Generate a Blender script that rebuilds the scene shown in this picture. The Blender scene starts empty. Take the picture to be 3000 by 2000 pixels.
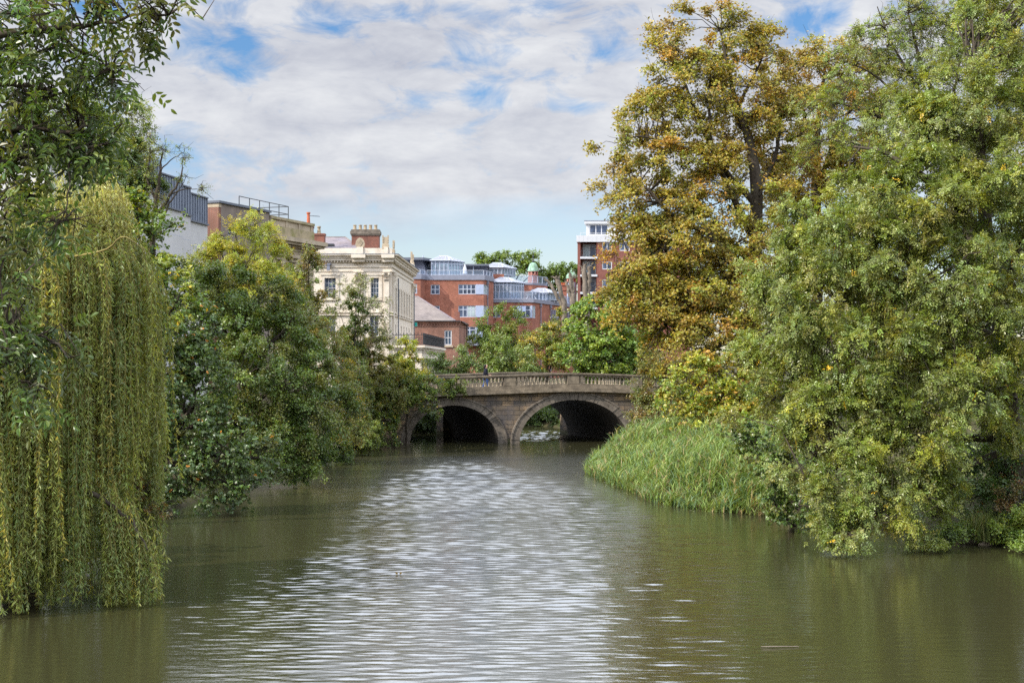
import bpy, math, random
import numpy as np
from mathutils import Vector, Matrix

# ------------------------------------------------------------------ camera constants (50 mm lens, eye 5.35 m above the water)
F = 4166.667; HC = 5.35; YH = 1062.0
def X_(px, Y): return (px - 1500.0) / F * Y
def Z_(py, Y): return HC + (YH - py) / F * Y
def P(px, py, Y): return np.array([X_(px, Y), Y, Z_(py, Y)])
V3 = lambda *a: np.array(a, dtype=float)
def nrm(a):
    a = np.asarray(a, float)
    return a / np.maximum(np.linalg.norm(a, axis=-1, keepdims=True), 1e-9)

scn = bpy.context.scene
col = scn.collection
RNG = np.random.default_rng(7)
ORG = {}          # world origin of every top-level empty

# ------------------------------------------------------------------ things
def tag(o, label=None, cat=None, group=None, kind=None):
    if label: o['label'] = label
    if cat: o['category'] = cat
    if group: o['group'] = group
    if kind: o['kind'] = kind
    return o
def thing(name, label, cat, loc, group=None):
    o = bpy.data.objects.new(name, None); col.objects.link(o)
    o.location = tuple(float(v) for v in loc); o.empty_display_size = 0.2
    ORG[o.name] = np.array(loc, float)
    return tag(o, label, cat, group)
def origin(o):
    while o is not None:
        if o.name in ORG: return ORG[o.name]
        o = o.parent
    return np.zeros(3)
def link(name, me, parent=None):
    o = bpy.data.objects.new(name, me); col.objects.link(o)
    if parent is not None: o.parent = parent
    return o
def mesh_np(name, V, Q, mat, parent=None, colr=None, smooth=False, matidx=None, base=None):
    """V (n,3) world points, Q (m,k) faces of one size or list of ragged faces"""
    me = bpy.data.meshes.new(name)
    off = base if base is not None else origin(parent)
    V = np.asarray(V, float) - off
    me.vertices.add(len(V)); me.vertices.foreach_set('co', V.astype(np.float32).ravel())
    if isinstance(Q, np.ndarray):
        m, k = Q.shape
        me.loops.add(m * k); me.loops.foreach_set('vertex_index', Q.astype(np.int32).ravel())
        me.polygons.add(m)
        me.polygons.foreach_set('loop_start', (np.arange(m) * k).astype(np.int32))
        me.polygons.foreach_set('loop_total', np.full(m, k, np.int32))
    else:
        tot = np.array([len(f) for f in Q], np.int32); m = len(Q)
        flat = np.array([i for f in Q for i in f], np.int32)
        me.loops.add(len(flat)); me.loops.foreach_set('vertex_index', flat)
        me.polygons.add(m)
        me.polygons.foreach_set('loop_start', np.concatenate([[0], np.cumsum(tot)[:-1]]).astype(np.int32))
        me.polygons.foreach_set('loop_total', tot)
    for mt in (mat if isinstance(mat, (list, tuple)) else [mat]): me.materials.append(mt)
    if matidx is not None: me.polygons.foreach_set('material_index', np.asarray(matidx, np.int32))
    me.polygons.foreach_set('use_smooth', np.full(m, bool(smooth)))
    me.update(calc_edges=True)
    if colr is not None:
        at = me.attributes.new('col', 'FLOAT_COLOR', 'FACE')
        c = np.ones((m, 4), np.float32); c[:, :3] = colr
        at.data.foreach_set('color', c.ravel())
    return link(name, me, parent)

class MB:
    def __init__(s): s.v = []; s.f = []
    def add(s, pts, faces):
        b = len(s.v); s.v += [tuple(float(c) for c in p) for p in pts]
        s.f += [tuple(b + i for i in f) for f in faces]
    def quad(s, a, b, c, d): s.add([a, b, c, d], [(0, 1, 2, 3)])
    def poly(s, pts): s.add(pts, [tuple(range(len(pts)))])
    def hexa(s, p):   # 8 points: bottom 4 ccw, top 4 ccw
        s.add(p, [(3, 2, 1, 0), (4, 5, 6, 7), (0, 1, 5, 4), (1, 2, 6, 5), (2, 3, 7, 6), (3, 0, 4, 7)])
    def box(s, x0, x1, y0, y1, z0, z1):
        s.hexa([(x0, y0, z0), (x1, y0, z0), (x1, y1, z0), (x0, y1, z0), (x0, y0, z1), (x1, y0, z1), (x1, y1, z1), (x0, y1, z1)])
    def fbox(s, fr, s0, s1, h0, h1, d0, d1):
        """box in a facade frame: along, height, outwards"""
        q = fr.pt
        s.hexa([q(s0, h0, d1), q(s1, h0, d1), q(s1, h0, d0), q(s0, h0, d0), q(s0, h1, d1), q(s1, h1, d1), q(s1, h1, d0), q(s0, h1, d0)])
    def prism(s, foot, z0, z1):
        n = len(foot)
        s.add([(x, y, z0) for x, y in foot] + [(x, y, z1) for x, y in foot],
              [tuple(reversed(range(n))), tuple(range(n, 2 * n))] + [(i, (i + 1) % n, n + (i + 1) % n, n + i) for i in range(n)])
    def lathe(s, c, prof, n=12, a0=0.0):
        c = np.asarray(c, float); pts = []; m = len(prof)
        for r, z in prof:
            for k in range(n):
                a = a0 + 2 * math.pi * k / n
                pts.append((c[0] + r * math.cos(a), c[1] + r * math.sin(a), c[2] + z))
        fs = [(i * n + k, i * n + (k + 1) % n, (i + 1) * n + (k + 1) % n, (i + 1) * n + k) for i in range(m - 1) for k in range(n)]
        fs += [tuple(reversed(range(n))), tuple(range((m - 1) * n, m * n))]
        s.add(pts, fs)
    def tube(s, pts, rad, n=6):
        V, Q = tubes(np.asarray(pts, float)[None], np.broadcast_to(np.asarray(rad, float), (1, len(pts))), n)
        s.add(V, [tuple(q) for q in Q])
    def build(s, name, mat, parent=None, smooth=False):
        return mesh_np(name, np.array(s.v), s.f, mat, parent, smooth=smooth)

class Frame:
    def __init__(s, o, u):
        s.o = np.array(o, float); u = np.array(u, float); s.u = u / np.linalg.norm(u); s.n = np.array([s.u[1], -s.u[0]])
    def pt(s, a, h, d=0.0):
        p = s.o + s.u * a + s.n * d
        return (p[0], p[1], h)
    def s(s, px):
        k = (px - 1500.0) / F
        return (k * s.o[1] - s.o[0]) / (s.u[0] - k * s.u[1])
    def Y(s, px): return s.o[1] + s.u[1] * s.s(px)
    def h(s, px, py): return HC + (YH - py) / F * s.Y(px)
    @staticmethod
    def edge(a, b): return Frame(a, (b[0] - a[0], b[1] - a[1]))

def tubes(Pl, R, k=4):
    """Pl (N,P,3) polylines, R (N,P) radii -> verts, quads"""
    N, Pn, _ = Pl.shape
    ax = nrm(Pl[:, -1] - Pl[:, 0])
    ref = np.where(np.abs(ax[:, 2:3]) > .85, np.array([[1., 0, 0]]), np.array([[0, 0, 1.]]))
    a = nrm(np.cross(ax, ref)); b = nrm(np.cross(ax, a))
    ang = np.arange(k) * 2 * math.pi / k
    ring = a[:, None, None, :] * np.cos(ang)[None, None, :, None] + b[:, None, None, :] * np.sin(ang)[None, None, :, None]
    V = Pl[:, :, None, :] + ring * R[:, :, None, None]
    idx = np.arange(N * Pn * k).reshape(N, Pn, k)
    q = np.stack([idx[:, :-1], np.roll(idx, -1, 2)[:, :-1], np.roll(idx, -1, 2)[:, 1:], idx[:, 1:]], -1)
    return V.reshape(-1, 3), q.reshape(-1, 4)

def wall(mb, fr, s0, s1, h0, h1, holes=(), reveal=.18):
    ss = sorted({s0, s1, *[a for h in holes for a in h[:2]]}); hs = sorted({h0, h1, *[a for h in holes for a in h[2:4]]})
    ss = [a for a in ss if s0 <= a <= s1]; hs = [a for a in hs if h0 <= a <= h1]
    for i in range(len(ss) - 1):
        for j in range(len(hs) - 1):
            cs, ch = (ss[i] + ss[i + 1]) / 2, (hs[j] + hs[j + 1]) / 2
            if any(a < cs < b and c < ch < d for a, b, c, d in holes): continue
            mb.quad(fr.pt(ss[i], hs[j]), fr.pt(ss[i + 1], hs[j]), fr.pt(ss[i + 1], hs[j + 1]), fr.pt(ss[i], hs[j + 1]))
    for a, b, c, d in holes:
        q = fr.pt; r = -reveal
        mb.quad(q(a, c), q(a, d), q(a, d, r), q(a, c, r)); mb.quad(q(b, c, r), q(b, d, r), q(b, d), q(b, c))
        mb.quad(q(a, c, r), q(b, c, r), q(b, c), q(a, c)); mb.quad(q(a, d), q(b, d), q(b, d, r), q(a, d, r))

def shell(mb, foot, z0, z1, holes={}, reveal=.18, top=True):
    n = len(foot)
    for i in range(n):
        a, b = foot[i], foot[(i + 1) % n]
        fr = Frame.edge(a, b); L = math.hypot(b[0] - a[0], b[1] - a[1])
        wall(mb, fr, 0, L, z0, z1, holes.get(i, ()), reveal)
    if top: mb.poly([(x, y, z1) for x, y in foot])

def window(fr, hole, cols, rows, parent, fm, gm, depth=.12, fw=.06, bar=.03, th=.06, transom=None, name='window'):
    a, b, c, d = hole
    m = MB(); o, i = -depth + th / 2, -depth - th / 2
    m.fbox(fr, a, a + fw, c, d, i, o); m.fbox(fr, b - fw, b, c, d, i, o)
    m.fbox(fr, a + fw, b - fw, c, c + fw, i, o); m.fbox(fr, a + fw, b - fw, d - fw, d, i, o)
    ia, ib, ic, id_ = a + fw, b - fw, c + fw, d - fw
    xs = [ia + (ib - ia) * k / cols for k in range(1, cols)]
    ys = [ic + (id_ - ic) * k / rows for k in range(1, rows)] if transom is None else [ic + (id_ - ic) * t for t in transom]
    for x in xs: m.fbox(fr, x - bar / 2, x + bar / 2, ic, id_, i + .008, o - .008)
    for y in ys: m.fbox(fr, ia, ib, y - bar / 2, y + bar / 2, i + .012, o - .012)
    w = m.build(name, fm, parent)
    g = MB(); g.fbox(fr, ia, ib, ic, id_, -depth - .012, -depth)
    g.build('pane', gm, w)
    return w

# ------------------------------------------------------------------ materials
def new_mat(name):
    m = bpy.data.materials.new(name); m.use_nodes = True
    nt = m.node_tree; nt.nodes.clear()
    out = nt.nodes.new('ShaderNodeOutputMaterial')
    return m, nt, out
def N(nt, t, **kw):
    n = nt.nodes.new(t)
    for k, v in kw.items():
        if hasattr(n, k): setattr(n, k, v)
        else: n.inputs[k.replace('_', ' ')].default_value = v
    return n
def rgb(nt, c): return (*c, 1.0)
def mixc(nt, fac, a, b, mode='MIX'):
    n = nt.nodes.new('ShaderNodeMix'); n.data_type = 'RGBA'; n.blend_type = mode
    for i, v in ((0, fac), (6, a), (7, b)):
        if hasattr(v, 'is_linked') or hasattr(v, 'links'): nt.links.new(v, n.inputs[i])
        elif isinstance(v, (int, float)): n.inputs[i].default_value = v
        else: n.inputs[i].default_value = (*v, 1.0)
    return n.outputs[2]
def ramp(nt, src, p0, p1):
    n = nt.nodes.new('ShaderNodeMapRange'); n.clamp = True
    n.inputs[1].default_value = p0; n.inputs[2].default_value = p1
    nt.links.new(src, n.inputs[0]); return n.outputs[0]
def mth(nt, op, a, b=None, c=None):
    n = nt.nodes.new('ShaderNodeMath'); n.operation = op
    for i, v in enumerate((a, b, c)):
        if v is None: continue
        if isinstance(v, (int, float)): n.inputs[i].default_value = v
        else: nt.links.new(v, n.inputs[i])
    return n.outputs[0]
def noise(nt, vec, scale, detail=4, rough=.6, dist=0.0):
    n = nt.nodes.new('ShaderNodeTexNoise'); n.inputs['Scale'].default_value = scale; n.inputs['Detail'].default_value = detail
    n.inputs['Roughness'].default_value = rough; n.inputs['Distortion'].default_value = dist
    if vec is not None: nt.links.new(vec, n.inputs['Vector'])
    return n.outputs['Fac']
def wpos(nt, scale=None):
    g = nt.nodes.new('ShaderNodeNewGeometry').outputs['Position']
    if scale is None: return g
    m = nt.nodes.new('ShaderNodeMapping'); m.inputs['Scale'].default_value = scale; nt.links.new(g, m.inputs['Vector'])
    return m.outputs[0]
def principled(nt, out, base, rough=.8, spec=.3, metal=0.0, bump=None, bstr=.3, bdist=.02):
    b = nt.nodes.new('ShaderNodeBsdfPrincipled')
    if hasattr(base, 'links'): nt.links.new(base, b.inputs['Base Color'])
    else: b.inputs['Base Color'].default_value = (*base, 1)
    if hasattr(rough, 'links'): nt.links.new(rough, b.inputs['Roughness'])
    else: b.inputs['Roughness'].default_value = rough
    b.inputs['Specular IOR Level'].default_value = spec; b.inputs['Metallic'].default_value = metal
    if bump is not None:
        bp = nt.nodes.new('ShaderNodeBump'); bp.inputs['Strength'].default_value = bstr; bp.inputs['Distance'].default_value = bdist
        nt.links.new(bump, bp.inputs['Height']); nt.links.new(bp.outputs[0], b.inputs['Normal'])
    nt.links.new(b.outputs[0], out.inputs[0])
    return b
def mat_plain(name, c, rough=.7, var=.18, scale=1.5, spec=.3, metal=0., stain=None, stain_amt=.5, stain_scale=.5, streak=False):
    m, nt, out = new_mat(name)
    n1 = noise(nt, wpos(nt), scale, 6)
    lo = tuple(x * (1 - var) for x in c); hi = tuple(min(1, x * (1 + var)) for x in c)
    cc = mixc(nt, ramp(nt, n1, .3, .7), lo, hi)
    if stain is not None:
        n2 = noise(nt, wpos(nt, (1, 1, .18) if streak else None), stain_scale, 8, .7)
        cc = mixc(nt, mth(nt, 'MULTIPLY', ramp(nt, n2, .48, .68), stain_amt), cc, stain)
    n3 = noise(nt, wpos(nt), scale * 9, 4)
    principled(nt, out, cc, rough, spec, metal, n3, .15, .01)
    return m
def mat_brick(name, c1, c2, mortar, bw=.225, bh=.075, mort=.012, var=.3, stain=None, sscale=.35, samt=.6, bstr=.4, rough=.85, tide=None):
    """courses laid on any upright wall: along = x + y of the place"""
    m, nt, out = new_mat(name)
    g = wpos(nt); sx = nt.nodes.new('ShaderNodeSeparateXYZ'); nt.links.new(g, sx.inputs[0])
    cx = nt.nodes.new('ShaderNodeCombineXYZ')
    nt.links.new(mth(nt, 'ADD', sx.outputs[0], sx.outputs[1]), cx.inputs[0]); nt.links.new(sx.outputs[2], cx.inputs[1])
    b = nt.nodes.new('ShaderNodeTexBrick'); nt.links.new(cx.outputs[0], b.inputs['Vector'])
    b.inputs['Scale'].default_value = 1; b.inputs['Brick Width'].default_value = bw; b.inputs['Row Height'].default_value = bh
    b.inputs['Mortar Size'].default_value = mort; b.inputs['Mortar Smooth'].default_value = .3
    b.inputs['Color1'].default_value = (*c1, 1); b.inputs['Color2'].default_value = (*c2, 1); b.inputs['Mortar'].default_value = (*mortar, 1)
    n1 = noise(nt, g, 1.1, 6, .65)
    cc = mixc(nt, ramp(nt, n1, .3, .7), tuple([1 - var] * 3), tuple([1 + var * .6] * 3))
    cc = mixc(nt, 1.0, b.outputs[0], cc, 'MULTIPLY')
    if stain is not None:
        n2 = noise(nt, wpos(nt, (1, 1, .6)), sscale, 8, .7)
        cc = mixc(nt, mth(nt, 'MULTIPLY', ramp(nt, n2, .42, .66), samt), cc, stain)
    if tide:      # weed and silt left by the river just above the waterline, ragged along its top
        zt = mth(nt, 'ADD', sx.outputs[2], mth(nt, 'MULTIPLY', noise(nt, g, 2.2, 5), .35))
        cc = mixc(nt, mth(nt, 'MULTIPLY', ramp(nt, zt, .55, .40), .8), cc, tide)
    h = mth(nt, 'ADD', mth(nt, 'MULTIPLY', b.outputs[1], -1.0), mth(nt, 'MULTIPLY', noise(nt, g, 14, 4), .5))
    principled(nt, out, cc, rough, .2, 0, h, bstr, .02)
    return m
def mat_leaf(name, trans=.35, rough=.5, spec=.35, under=1.25):
    m, nt, out = new_mat(name)
    at = nt.nodes.new('ShaderNodeAttribute'); at.attribute_name = 'col'
    geo = nt.nodes.new('ShaderNodeNewGeometry')
    c = mixc(nt, mth(nt, 'MULTIPLY', geo.outputs['Backfacing'], .5), at.outputs['Color'], mixc(nt, 1., at.outputs['Color'], (under, under * .98, under * 1.1), 'MULTIPLY'))
    b = nt.nodes.new('ShaderNodeBsdfPrincipled'); nt.links.new(c, b.inputs['Base Color'])
    b.inputs['Roughness'].default_value = rough; b.inputs['Specular IOR Level'].default_value = spec
    t = nt.nodes.new('ShaderNodeBsdfTranslucent')
    nt.links.new(mixc(nt, 1., at.outputs['Color'], (1.5, 1.35, .55), 'MULTIPLY'), t.inputs[0])
    mx = nt.nodes.new('ShaderNodeMixShader'); mx.inputs[0].default_value = trans
    nt.links.new(b.outputs[0], mx.inputs[1]); nt.links.new(t.outputs[0], mx.inputs[2]); nt.links.new(mx.outputs[0], out.inputs[0])
    return m
def mat_glass_dark(name, c=(.02, .03, .045), rough=.06, spec=.6, c2=None):
    m, nt, out = new_mat(name)
    n1 = noise(nt, wpos(nt), .9, 3)
    cc = mixc(nt, ramp(nt, n1, .4, .62), c, c2 or tuple(x * 2.6 + .01 for x in c))
    principled(nt, out, cc, rough, spec)
    return m
def mat_clear(name, tint=(.75, .85, .92), fac=.45, rough=.05):
    m, nt, out = new_mat(name)
    t = nt.nodes.new('ShaderNodeBsdfTransparent'); t.inputs[0].default_value = (*tint, 1)
    b = nt.nodes.new('ShaderNodeBsdfPrincipled'); b.inputs['Base Color'].default_value = (.35, .42, .5, 1); b.inputs['Roughness'].default_value = rough
    mx = nt.nodes.new('ShaderNodeMixShader'); mx.inputs[0].default_value = fac
    nt.links.new(t.outputs[0], mx.inputs[1]); nt.links.new(b.outputs[0], mx.inputs[2]); nt.links.new(mx.outputs[0], out.inputs[0])
    return m

M = dict(
    leaf=mat_leaf('leaf_blade', .33, .36, .55), willow=mat_leaf('willow_blade', .35, .4, .45, 1.5), reed=mat_leaf('reed_blade', .3, .5, .3),
    bark=mat_plain('bark', (.055, .043, .032), .95, .4, 6, .1, stain=(.09, .085, .05), stain_scale=2),
    bark_pale=mat_plain('pale_bark', (.17, .14, .11), .95, .35, 5, .1),
    twig_y=mat_plain('yellow_twig', (.20, .16, .05), .8, .3, 5, .2),
    twig_lichen=mat_plain('lichen_twig', (.14, .105, .04), .95, .35, 6, .1),
    stone=mat_brick('bridge_ashlar', (.31, .21, .115), (.125, .10, .07), (.045, .035, .025), .85, .31, .02, .6, (.10, .092, .095), .55, .85, .9, tide=(.045, .05, .02)),
    vault=mat_brick('shade_darkened_vault_stone', (.045, .037, .03), (.03, .026, .022), (.02, .017, .014), .6, .25, .015, .4), stone_ring=mat_plain('arch_stone', (.165, .138, .11), .9, .4, 3, .15, stain=(.06, .053, .046), stain_scale=1.4),  # vault: shade inside the arches is put into its stone colour
    stone_rail=mat_plain('parapet_stone', (.19, .155, .112), .9, .35, 3, .15, stain=(.06, .05, .04), stain_scale=1.6, stain_amt=.8),
    baluster=mat_plain('baluster_stone', (.32, .265, .19), .9, .25, 5, .15, stain=(.15, .13, .10), stain_scale=2.5),
    cream=mat_plain('cream_stucco', (.66, .58, .475), .8, .07, .8, .2, stain=(.50, .39, .27), stain_scale=.7, stain_amt=.45, streak=True),
    cream_trim=mat_plain('cream_moulding', (.63, .555, .455), .8, .1, 2, .2, stain=(.36, .28, .19), stain_scale=1.2, stain_amt=.6),
    buff=mat_plain('buff_stone', (.42, .34, .24), .85, .15, 1.5, .2, stain=(.20, .16, .11), stain_scale=.6, stain_amt=.6, streak=True),
    buff_moss=mat_plain('mossy_stone', (.33, .27, .17), .9, .2, 2, .2, stain=(.16, .16, .04), stain_scale=.9, stain_amt=.9),
    render_grey=mat_plain('grey_render', (.24, .195, .16), .9, .2, 1.2, .2, stain=(.13, .10, .085), stain_scale=.5, stain_amt=.6, streak=True),
    white=mat_plain('white_panel', (.50, .485, .47), .6, .06, .7, .3, stain=(.36, .345, .33), stain_scale=.4, stain_amt=.4),
    white_paint=mat_plain('white_paint', (.52, .52, .53), .5, .05, 2, .3),
    brick_red=mat_brick('orange_brick', (.39, .135, .082), (.30, .10, .065), (.30, .17, .12), .225, .075, .01, .38, (.26, .10, .075), .5, .5),
    brick_old=mat_brick('old_brick', (.30, .12, .075), (.24, .095, .065), (.27, .2, .16), .225, .075, .012, .35, (.15, .08, .06), .5, .5),
    brick_chim=mat_brick('chimney_brick', (.30, .095, .06), (.22, .07, .05), (.2, .13, .1), .225, .075, .012, .3, (.1, .06, .045), .8, .5),
    brick_dark=mat_brick('dark_brick', (.24, .075, .05), (.20, .06, .045), (.2, .12, .1), .225, .075, .01, .2),
    slate=mat_brick('slate_roof', (.22, .19, .21), (.17, .145, .165), (.09, .08, .085), .45, .16, .012, .35, (.26, .2, .16), .5, .4),
    slate_old=mat_brick('weathered_slate', (.20, .165, .15), (.155, .13, .12), (.1, .085, .08), .3, .11, .01, .35, (.24, .2, .17), .5, .5),
    zinc=mat_plain('zinc_sheet', (.20, .225, .28), .45, .12, 1, .4, .35),
    grey_metal=mat_plain('grey_metal', (.20, .21, .26), .5, .1, 2, .4),
    grey_light=mat_plain('pale_grey_frame', (.42, .45, .52), .5, .08, 2, .4),
    dark_metal=mat_plain('dark_metal', (.03, .033, .037), .5, .2, 4, .4),
    lead=mat_plain('lead_flashing', (.12, .13, .155), .6, .2, 2, .3),
    copper=mat_plain('copper_verdigris', (.25, .40, .29), .7, .3, 3, .3, stain=(.12, .16, .10), stain_scale=2, stain_amt=.8, streak=True),
    pink_brick=mat_brick('pink_terracotta', (.47, .19, .14), (.42, .16, .12), (.4, .24, .2), .225, .075, .01, .15),
    pot=mat_plain('clay_pot', (.34, .27, .18), .85, .25, 6, .2, stain=(.16, .13, .09), stain_scale=4),
    pot_red=mat_plain('red_clay_pot', (.42, .12, .06), .8, .2, 6, .2),
    glass=mat_glass_dark('dark_pane'), glass_blue=mat_glass_dark('blue_pane', (.025, .035, .06)),
    glass_pale=mat_glass_dark('blind_pane', (.30, .36, .37), .3, .4, (.4, .47, .47)),
    panel_blue=mat_plain('blue_grey_panel', (.33, .38, .50), .5, .06, 2, .4),
    clear=mat_clear('conservatory_pane'), rail_glass=mat_clear('balustrade_pane', (.86, .9, .95), .14),
    roof_glass=mat_plain('glazed_roof', (.20, .20, .22), .6, .2, 3, .2),
    trellis=mat_plain('trellis_wood', (.40, .31, .29), .8, .15, 4, .2),
    asphalt=mat_plain('asphalt', (.05, .05, .05), .9, .2, 6, .2),
    skin=mat_plain('skin', (.5, .28, .2), .6, .05, 8, .3), hair=mat_plain('hair', (.015, .011, .009), .6, .2, 20, .3),
    jacket=mat_plain('dark_jacket', (.012, .013, .022), .8, .2, 12, .2), jeans=mat_plain('blue_jeans', (.045, .08, .2), .85, .2, 12, .2),
    shoe=mat_plain('shoe', (.02, .02, .02), .6, .2, 12, .3),
    rock=mat_plain('bank_rock', (.11, .09, .065), .9, .35, 5, .2, stain=(.07, .06, .04), stain_scale=3),
    teal=mat_plain('teal_paint', (.02, .35, .30), .5, .05, 3, .3),
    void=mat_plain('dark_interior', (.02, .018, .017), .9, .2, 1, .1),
)

def build_ground_material():
    m, nt, out = new_mat('bank_soil')
    n1 = noise(nt, wpos(nt), .6, 8, .65); n2 = noise(nt, wpos(nt), 5, 6)
    c = mixc(nt, ramp(nt, n1, .35, .65), (.045, .035, .022), (.05, .06, .02))
    c = mixc(nt, mth(nt, 'MULTIPLY', n2, .5), c, (.08, .065, .035))
    principled(nt, out, c, .95, .1, 0, n2, .5, .05)
    return m
M['soil'] = build_ground_material()

def build_water_material():
    m, nt, out = new_mat('river_water')
    # silt-laden green-brown water: a dim body colour under a clear surface
    n1 = noise(nt, wpos(nt, (.05, .02, 1)), 1.0, 3)
    c = mixc(nt, ramp(nt, n1, .35, .65), (.034, .031, .013), (.026, .026, .011))
    fine = noise(nt, wpos(nt, (5, 12, 1)), 1.0, 3, .6)
    # ripples finer than the modelled ones roughen the open, wind-blown reach
    sy = nt.nodes.new('ShaderNodeSeparateXYZ'); nt.links.new(wpos(nt), sy.inputs[0])
    reach = mth(nt, 'MULTIPLY', ramp(nt, sy.outputs[1], 34, 60), ramp(nt, sy.outputs[1], 90, 80))
    ro = mth(nt, 'ADD', mth(nt, 'MULTIPLY', reach, .09), .07)
    b = principled(nt, out, c, ro, .5, 0, fine, .22, .02)
    b.inputs['IOR'].default_value = 3.3
    return m
M['water'] = build_water_material()

# ------------------------------------------------------------------ camera, sun, sky
cam = bpy.data.cameras.new('camera'); cam.lens = 50; cam.sensor_width = 36; cam.sensor_fit = 'HORIZONTAL'
cam.shift_y = (YH - 1000.0) / 3000.0; cam.clip_start = .1; cam.clip_end = 6000
co = bpy.data.objects.new('camera', cam); col.objects.link(co)
co.location = (0, 0, HC); co.rotation_euler = (math.radians(90), 0, 0); scn.camera = co

TO_SUN = Vector((-.70, -.34, .63)).normalized()
sun = bpy.data.lights.new('sun', 'SUN'); sun.energy = 5.0; sun.angle = math.radians(.5); sun.color = (1, .94, .84)
so = bpy.data.objects.new('sun', sun); col.objects.link(so); so.location = (-20, -10, 40)
so.rotation_euler = TO_SUN.to_track_quat('Z', 'Y').to_euler()

def build_world():
    w = bpy.data.worlds.new('World'); scn.world = w; w.use_nodes = True
    nt = w.node_tree; nt.nodes.clear(); out = nt.nodes.new('ShaderNodeOutputWorld')
    sky = nt.nodes.new('ShaderNodeTexSky'); sky.sky_type = 'NISHITA'; sky.sun_disc = False
    sky.sun_elevation = math.asin(TO_SUN.z); sky.sun_rotation = math.atan2(TO_SUN.x, TO_SUN.y)
    sky.air_density = 1.0; sky.dust_density = .5; sky.ozone_density = 1.5
    g = nt.nodes.new('ShaderNodeTexCoord').outputs['Generated']
    sx = nt.nodes.new('ShaderNodeSeparateXYZ'); nt.links.new(g, sx.inputs[0]); x, y, z = sx.outputs
    bg = nt.nodes.new('ShaderNodeBackground'); bg.inputs[1].default_value = SKY_STR; nt.links.new(mixc(nt, 1.0, sky.outputs[0], mixc(nt, ramp(nt, z, .10, .20), (1.03, 1.0, 1.05), (.54, .78, 1.0)), 'MULTIPLY'), bg.inputs[0])
    # layered cloud: noise over the directions of the sky, flattened towards the horizon
    def mapped(sc, loc=(0, 0, 0), rot=0.0):
        m = nt.nodes.new('ShaderNodeMapping'); m.inputs['Scale'].default_value = sc; m.inputs['Location'].default_value = loc
        m.inputs['Rotation'].default_value = (0, rot, 0); nt.links.new(g, m.inputs[0]); return m.outputs[0]
    big = noise(nt, mapped((1, 1, 2.3), (3.2, 1.7, .4), .08), 8.0, 6, .55, .3)
    wisp = noise(nt, mapped((1, 1, 2.0), (9.2, 4.4, .2), .12), 21.0, 8, .62, .5)
    shade = noise(nt, mapped((1, 1, 3.2), (5.1, 8.3, .7), -.06), 13.0, 7, .58, .3)
    cover = mth(nt, 'ADD', mth(nt, 'MULTIPLY', big, .45), mth(nt, 'MULTIPLY', wisp, .95))     # mean about .58
    # openings in the deck: bearings (x/y, z/y) of the blue gaps
    ya = mth(nt, 'MAXIMUM', y, .05)
    ax = mth(nt, 'DIVIDE', x, ya); el = mth(nt, 'DIVIDE', z, ya)
    for px, py, rx, ry, amt in GAPS:
        dx = mth(nt, 'DIVIDE', mth(nt, 'SUBTRACT', ax, (px - 1500) / F), rx / F); dy = mth(nt, 'DIVIDE', mth(nt, 'SUBTRACT', el, (YH - py) / F), ry / F)
        r2 = mth(nt, 'ADD', mth(nt, 'MULTIPLY', dx, dx), mth(nt, 'MULTIPLY', dy, dy))
        gsn = mth(nt, 'POWER', 2.718, mth(nt, 'MULTIPLY', r2, -1.0))
        cover = mth(nt, 'SUBTRACT', cover, mth(nt, 'MULTIPLY', gsn, amt * .85))
    # the deck ends above the horizon, ragged
    edge = mth(nt, 'ADD', el, mth(nt, 'MULTIPLY', mth(nt, 'SUBTRACT', big, .5), .05))
    edge = mth(nt, 'SUBTRACT', edge, mth(nt, 'MULTIPLY', ax, .045))
    low = ramp(nt, edge, .092, .125)
    fac = mth(nt, 'MULTIPLY', ramp(nt, cover, .44, .69), low)
    tone = mth(nt, 'ADD', mth(nt, 'MULTIPLY', shade, .7), mth(nt, 'MULTIPLY', wisp, .3))
    cc = mixc(nt, ramp(nt, tone, .33, .66), CLOUD_DARK, CLOUD_LIGHT)
    # unseen cloud, above the frame and sunward, lifted to add fill and water reflection
    dp = nt.nodes.new('ShaderNodeVectorMath'); dp.operation = 'DOT_PRODUCT'; nt.links.new(g, dp.inputs[0]); dp.inputs[1].default_value = TO_SUN
    glow = mth(nt, 'POWER', mth(nt, 'MAXIMUM', dp.outputs['Value'], 0.0), 3.0)
    lift = mth(nt, 'ADD', mth(nt, 'MULTIPLY', glow, 1.2), mth(nt, 'MULTIPLY', ramp(nt, z, .245, .32), 2.5))
    cc = mixc(nt, mth(nt, 'MULTIPLY', ramp(nt, z, .245, .40), .8), cc, (.74, .82, .98))
    bc = nt.nodes.new('ShaderNodeBackground'); nt.links.new(cc, bc.inputs[0]); nt.links.new(mth(nt, 'MULTIPLY', mth(nt, 'ADD', lift, 1.0), CLOUD_STR), bc.inputs[1])
    mx = nt.nodes.new('ShaderNodeMixShader'); nt.links.new(mth(nt, 'MULTIPLY', fac, .97), mx.inputs[0])
    nt.links.new(bg.outputs[0], mx.inputs[1]); nt.links.new(bc.outputs[0], mx.inputs[2]); nt.links.new(mx.outputs[0], out.inputs[0])
SKY_STR = .12; CLOUD_STR = .75
CLOUD_DARK = (.55, .575, .665); CLOUD_LIGHT = (.93, .94, .96)
GAPS = [(560, 110, 90, 80, .19), (720, 130, 75, 90, .21), (970, 85, 110, 36, .24), (1130, 30, 90, 32, .2), (1390, 275, 80, 32, .2), (1640, 312, 130, 24, .22),
        (2380, 60, 130, 60, .30), (290, 30, 110, 50, .3), (1340, 25, 80, 26, .2)]
build_world()
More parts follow.
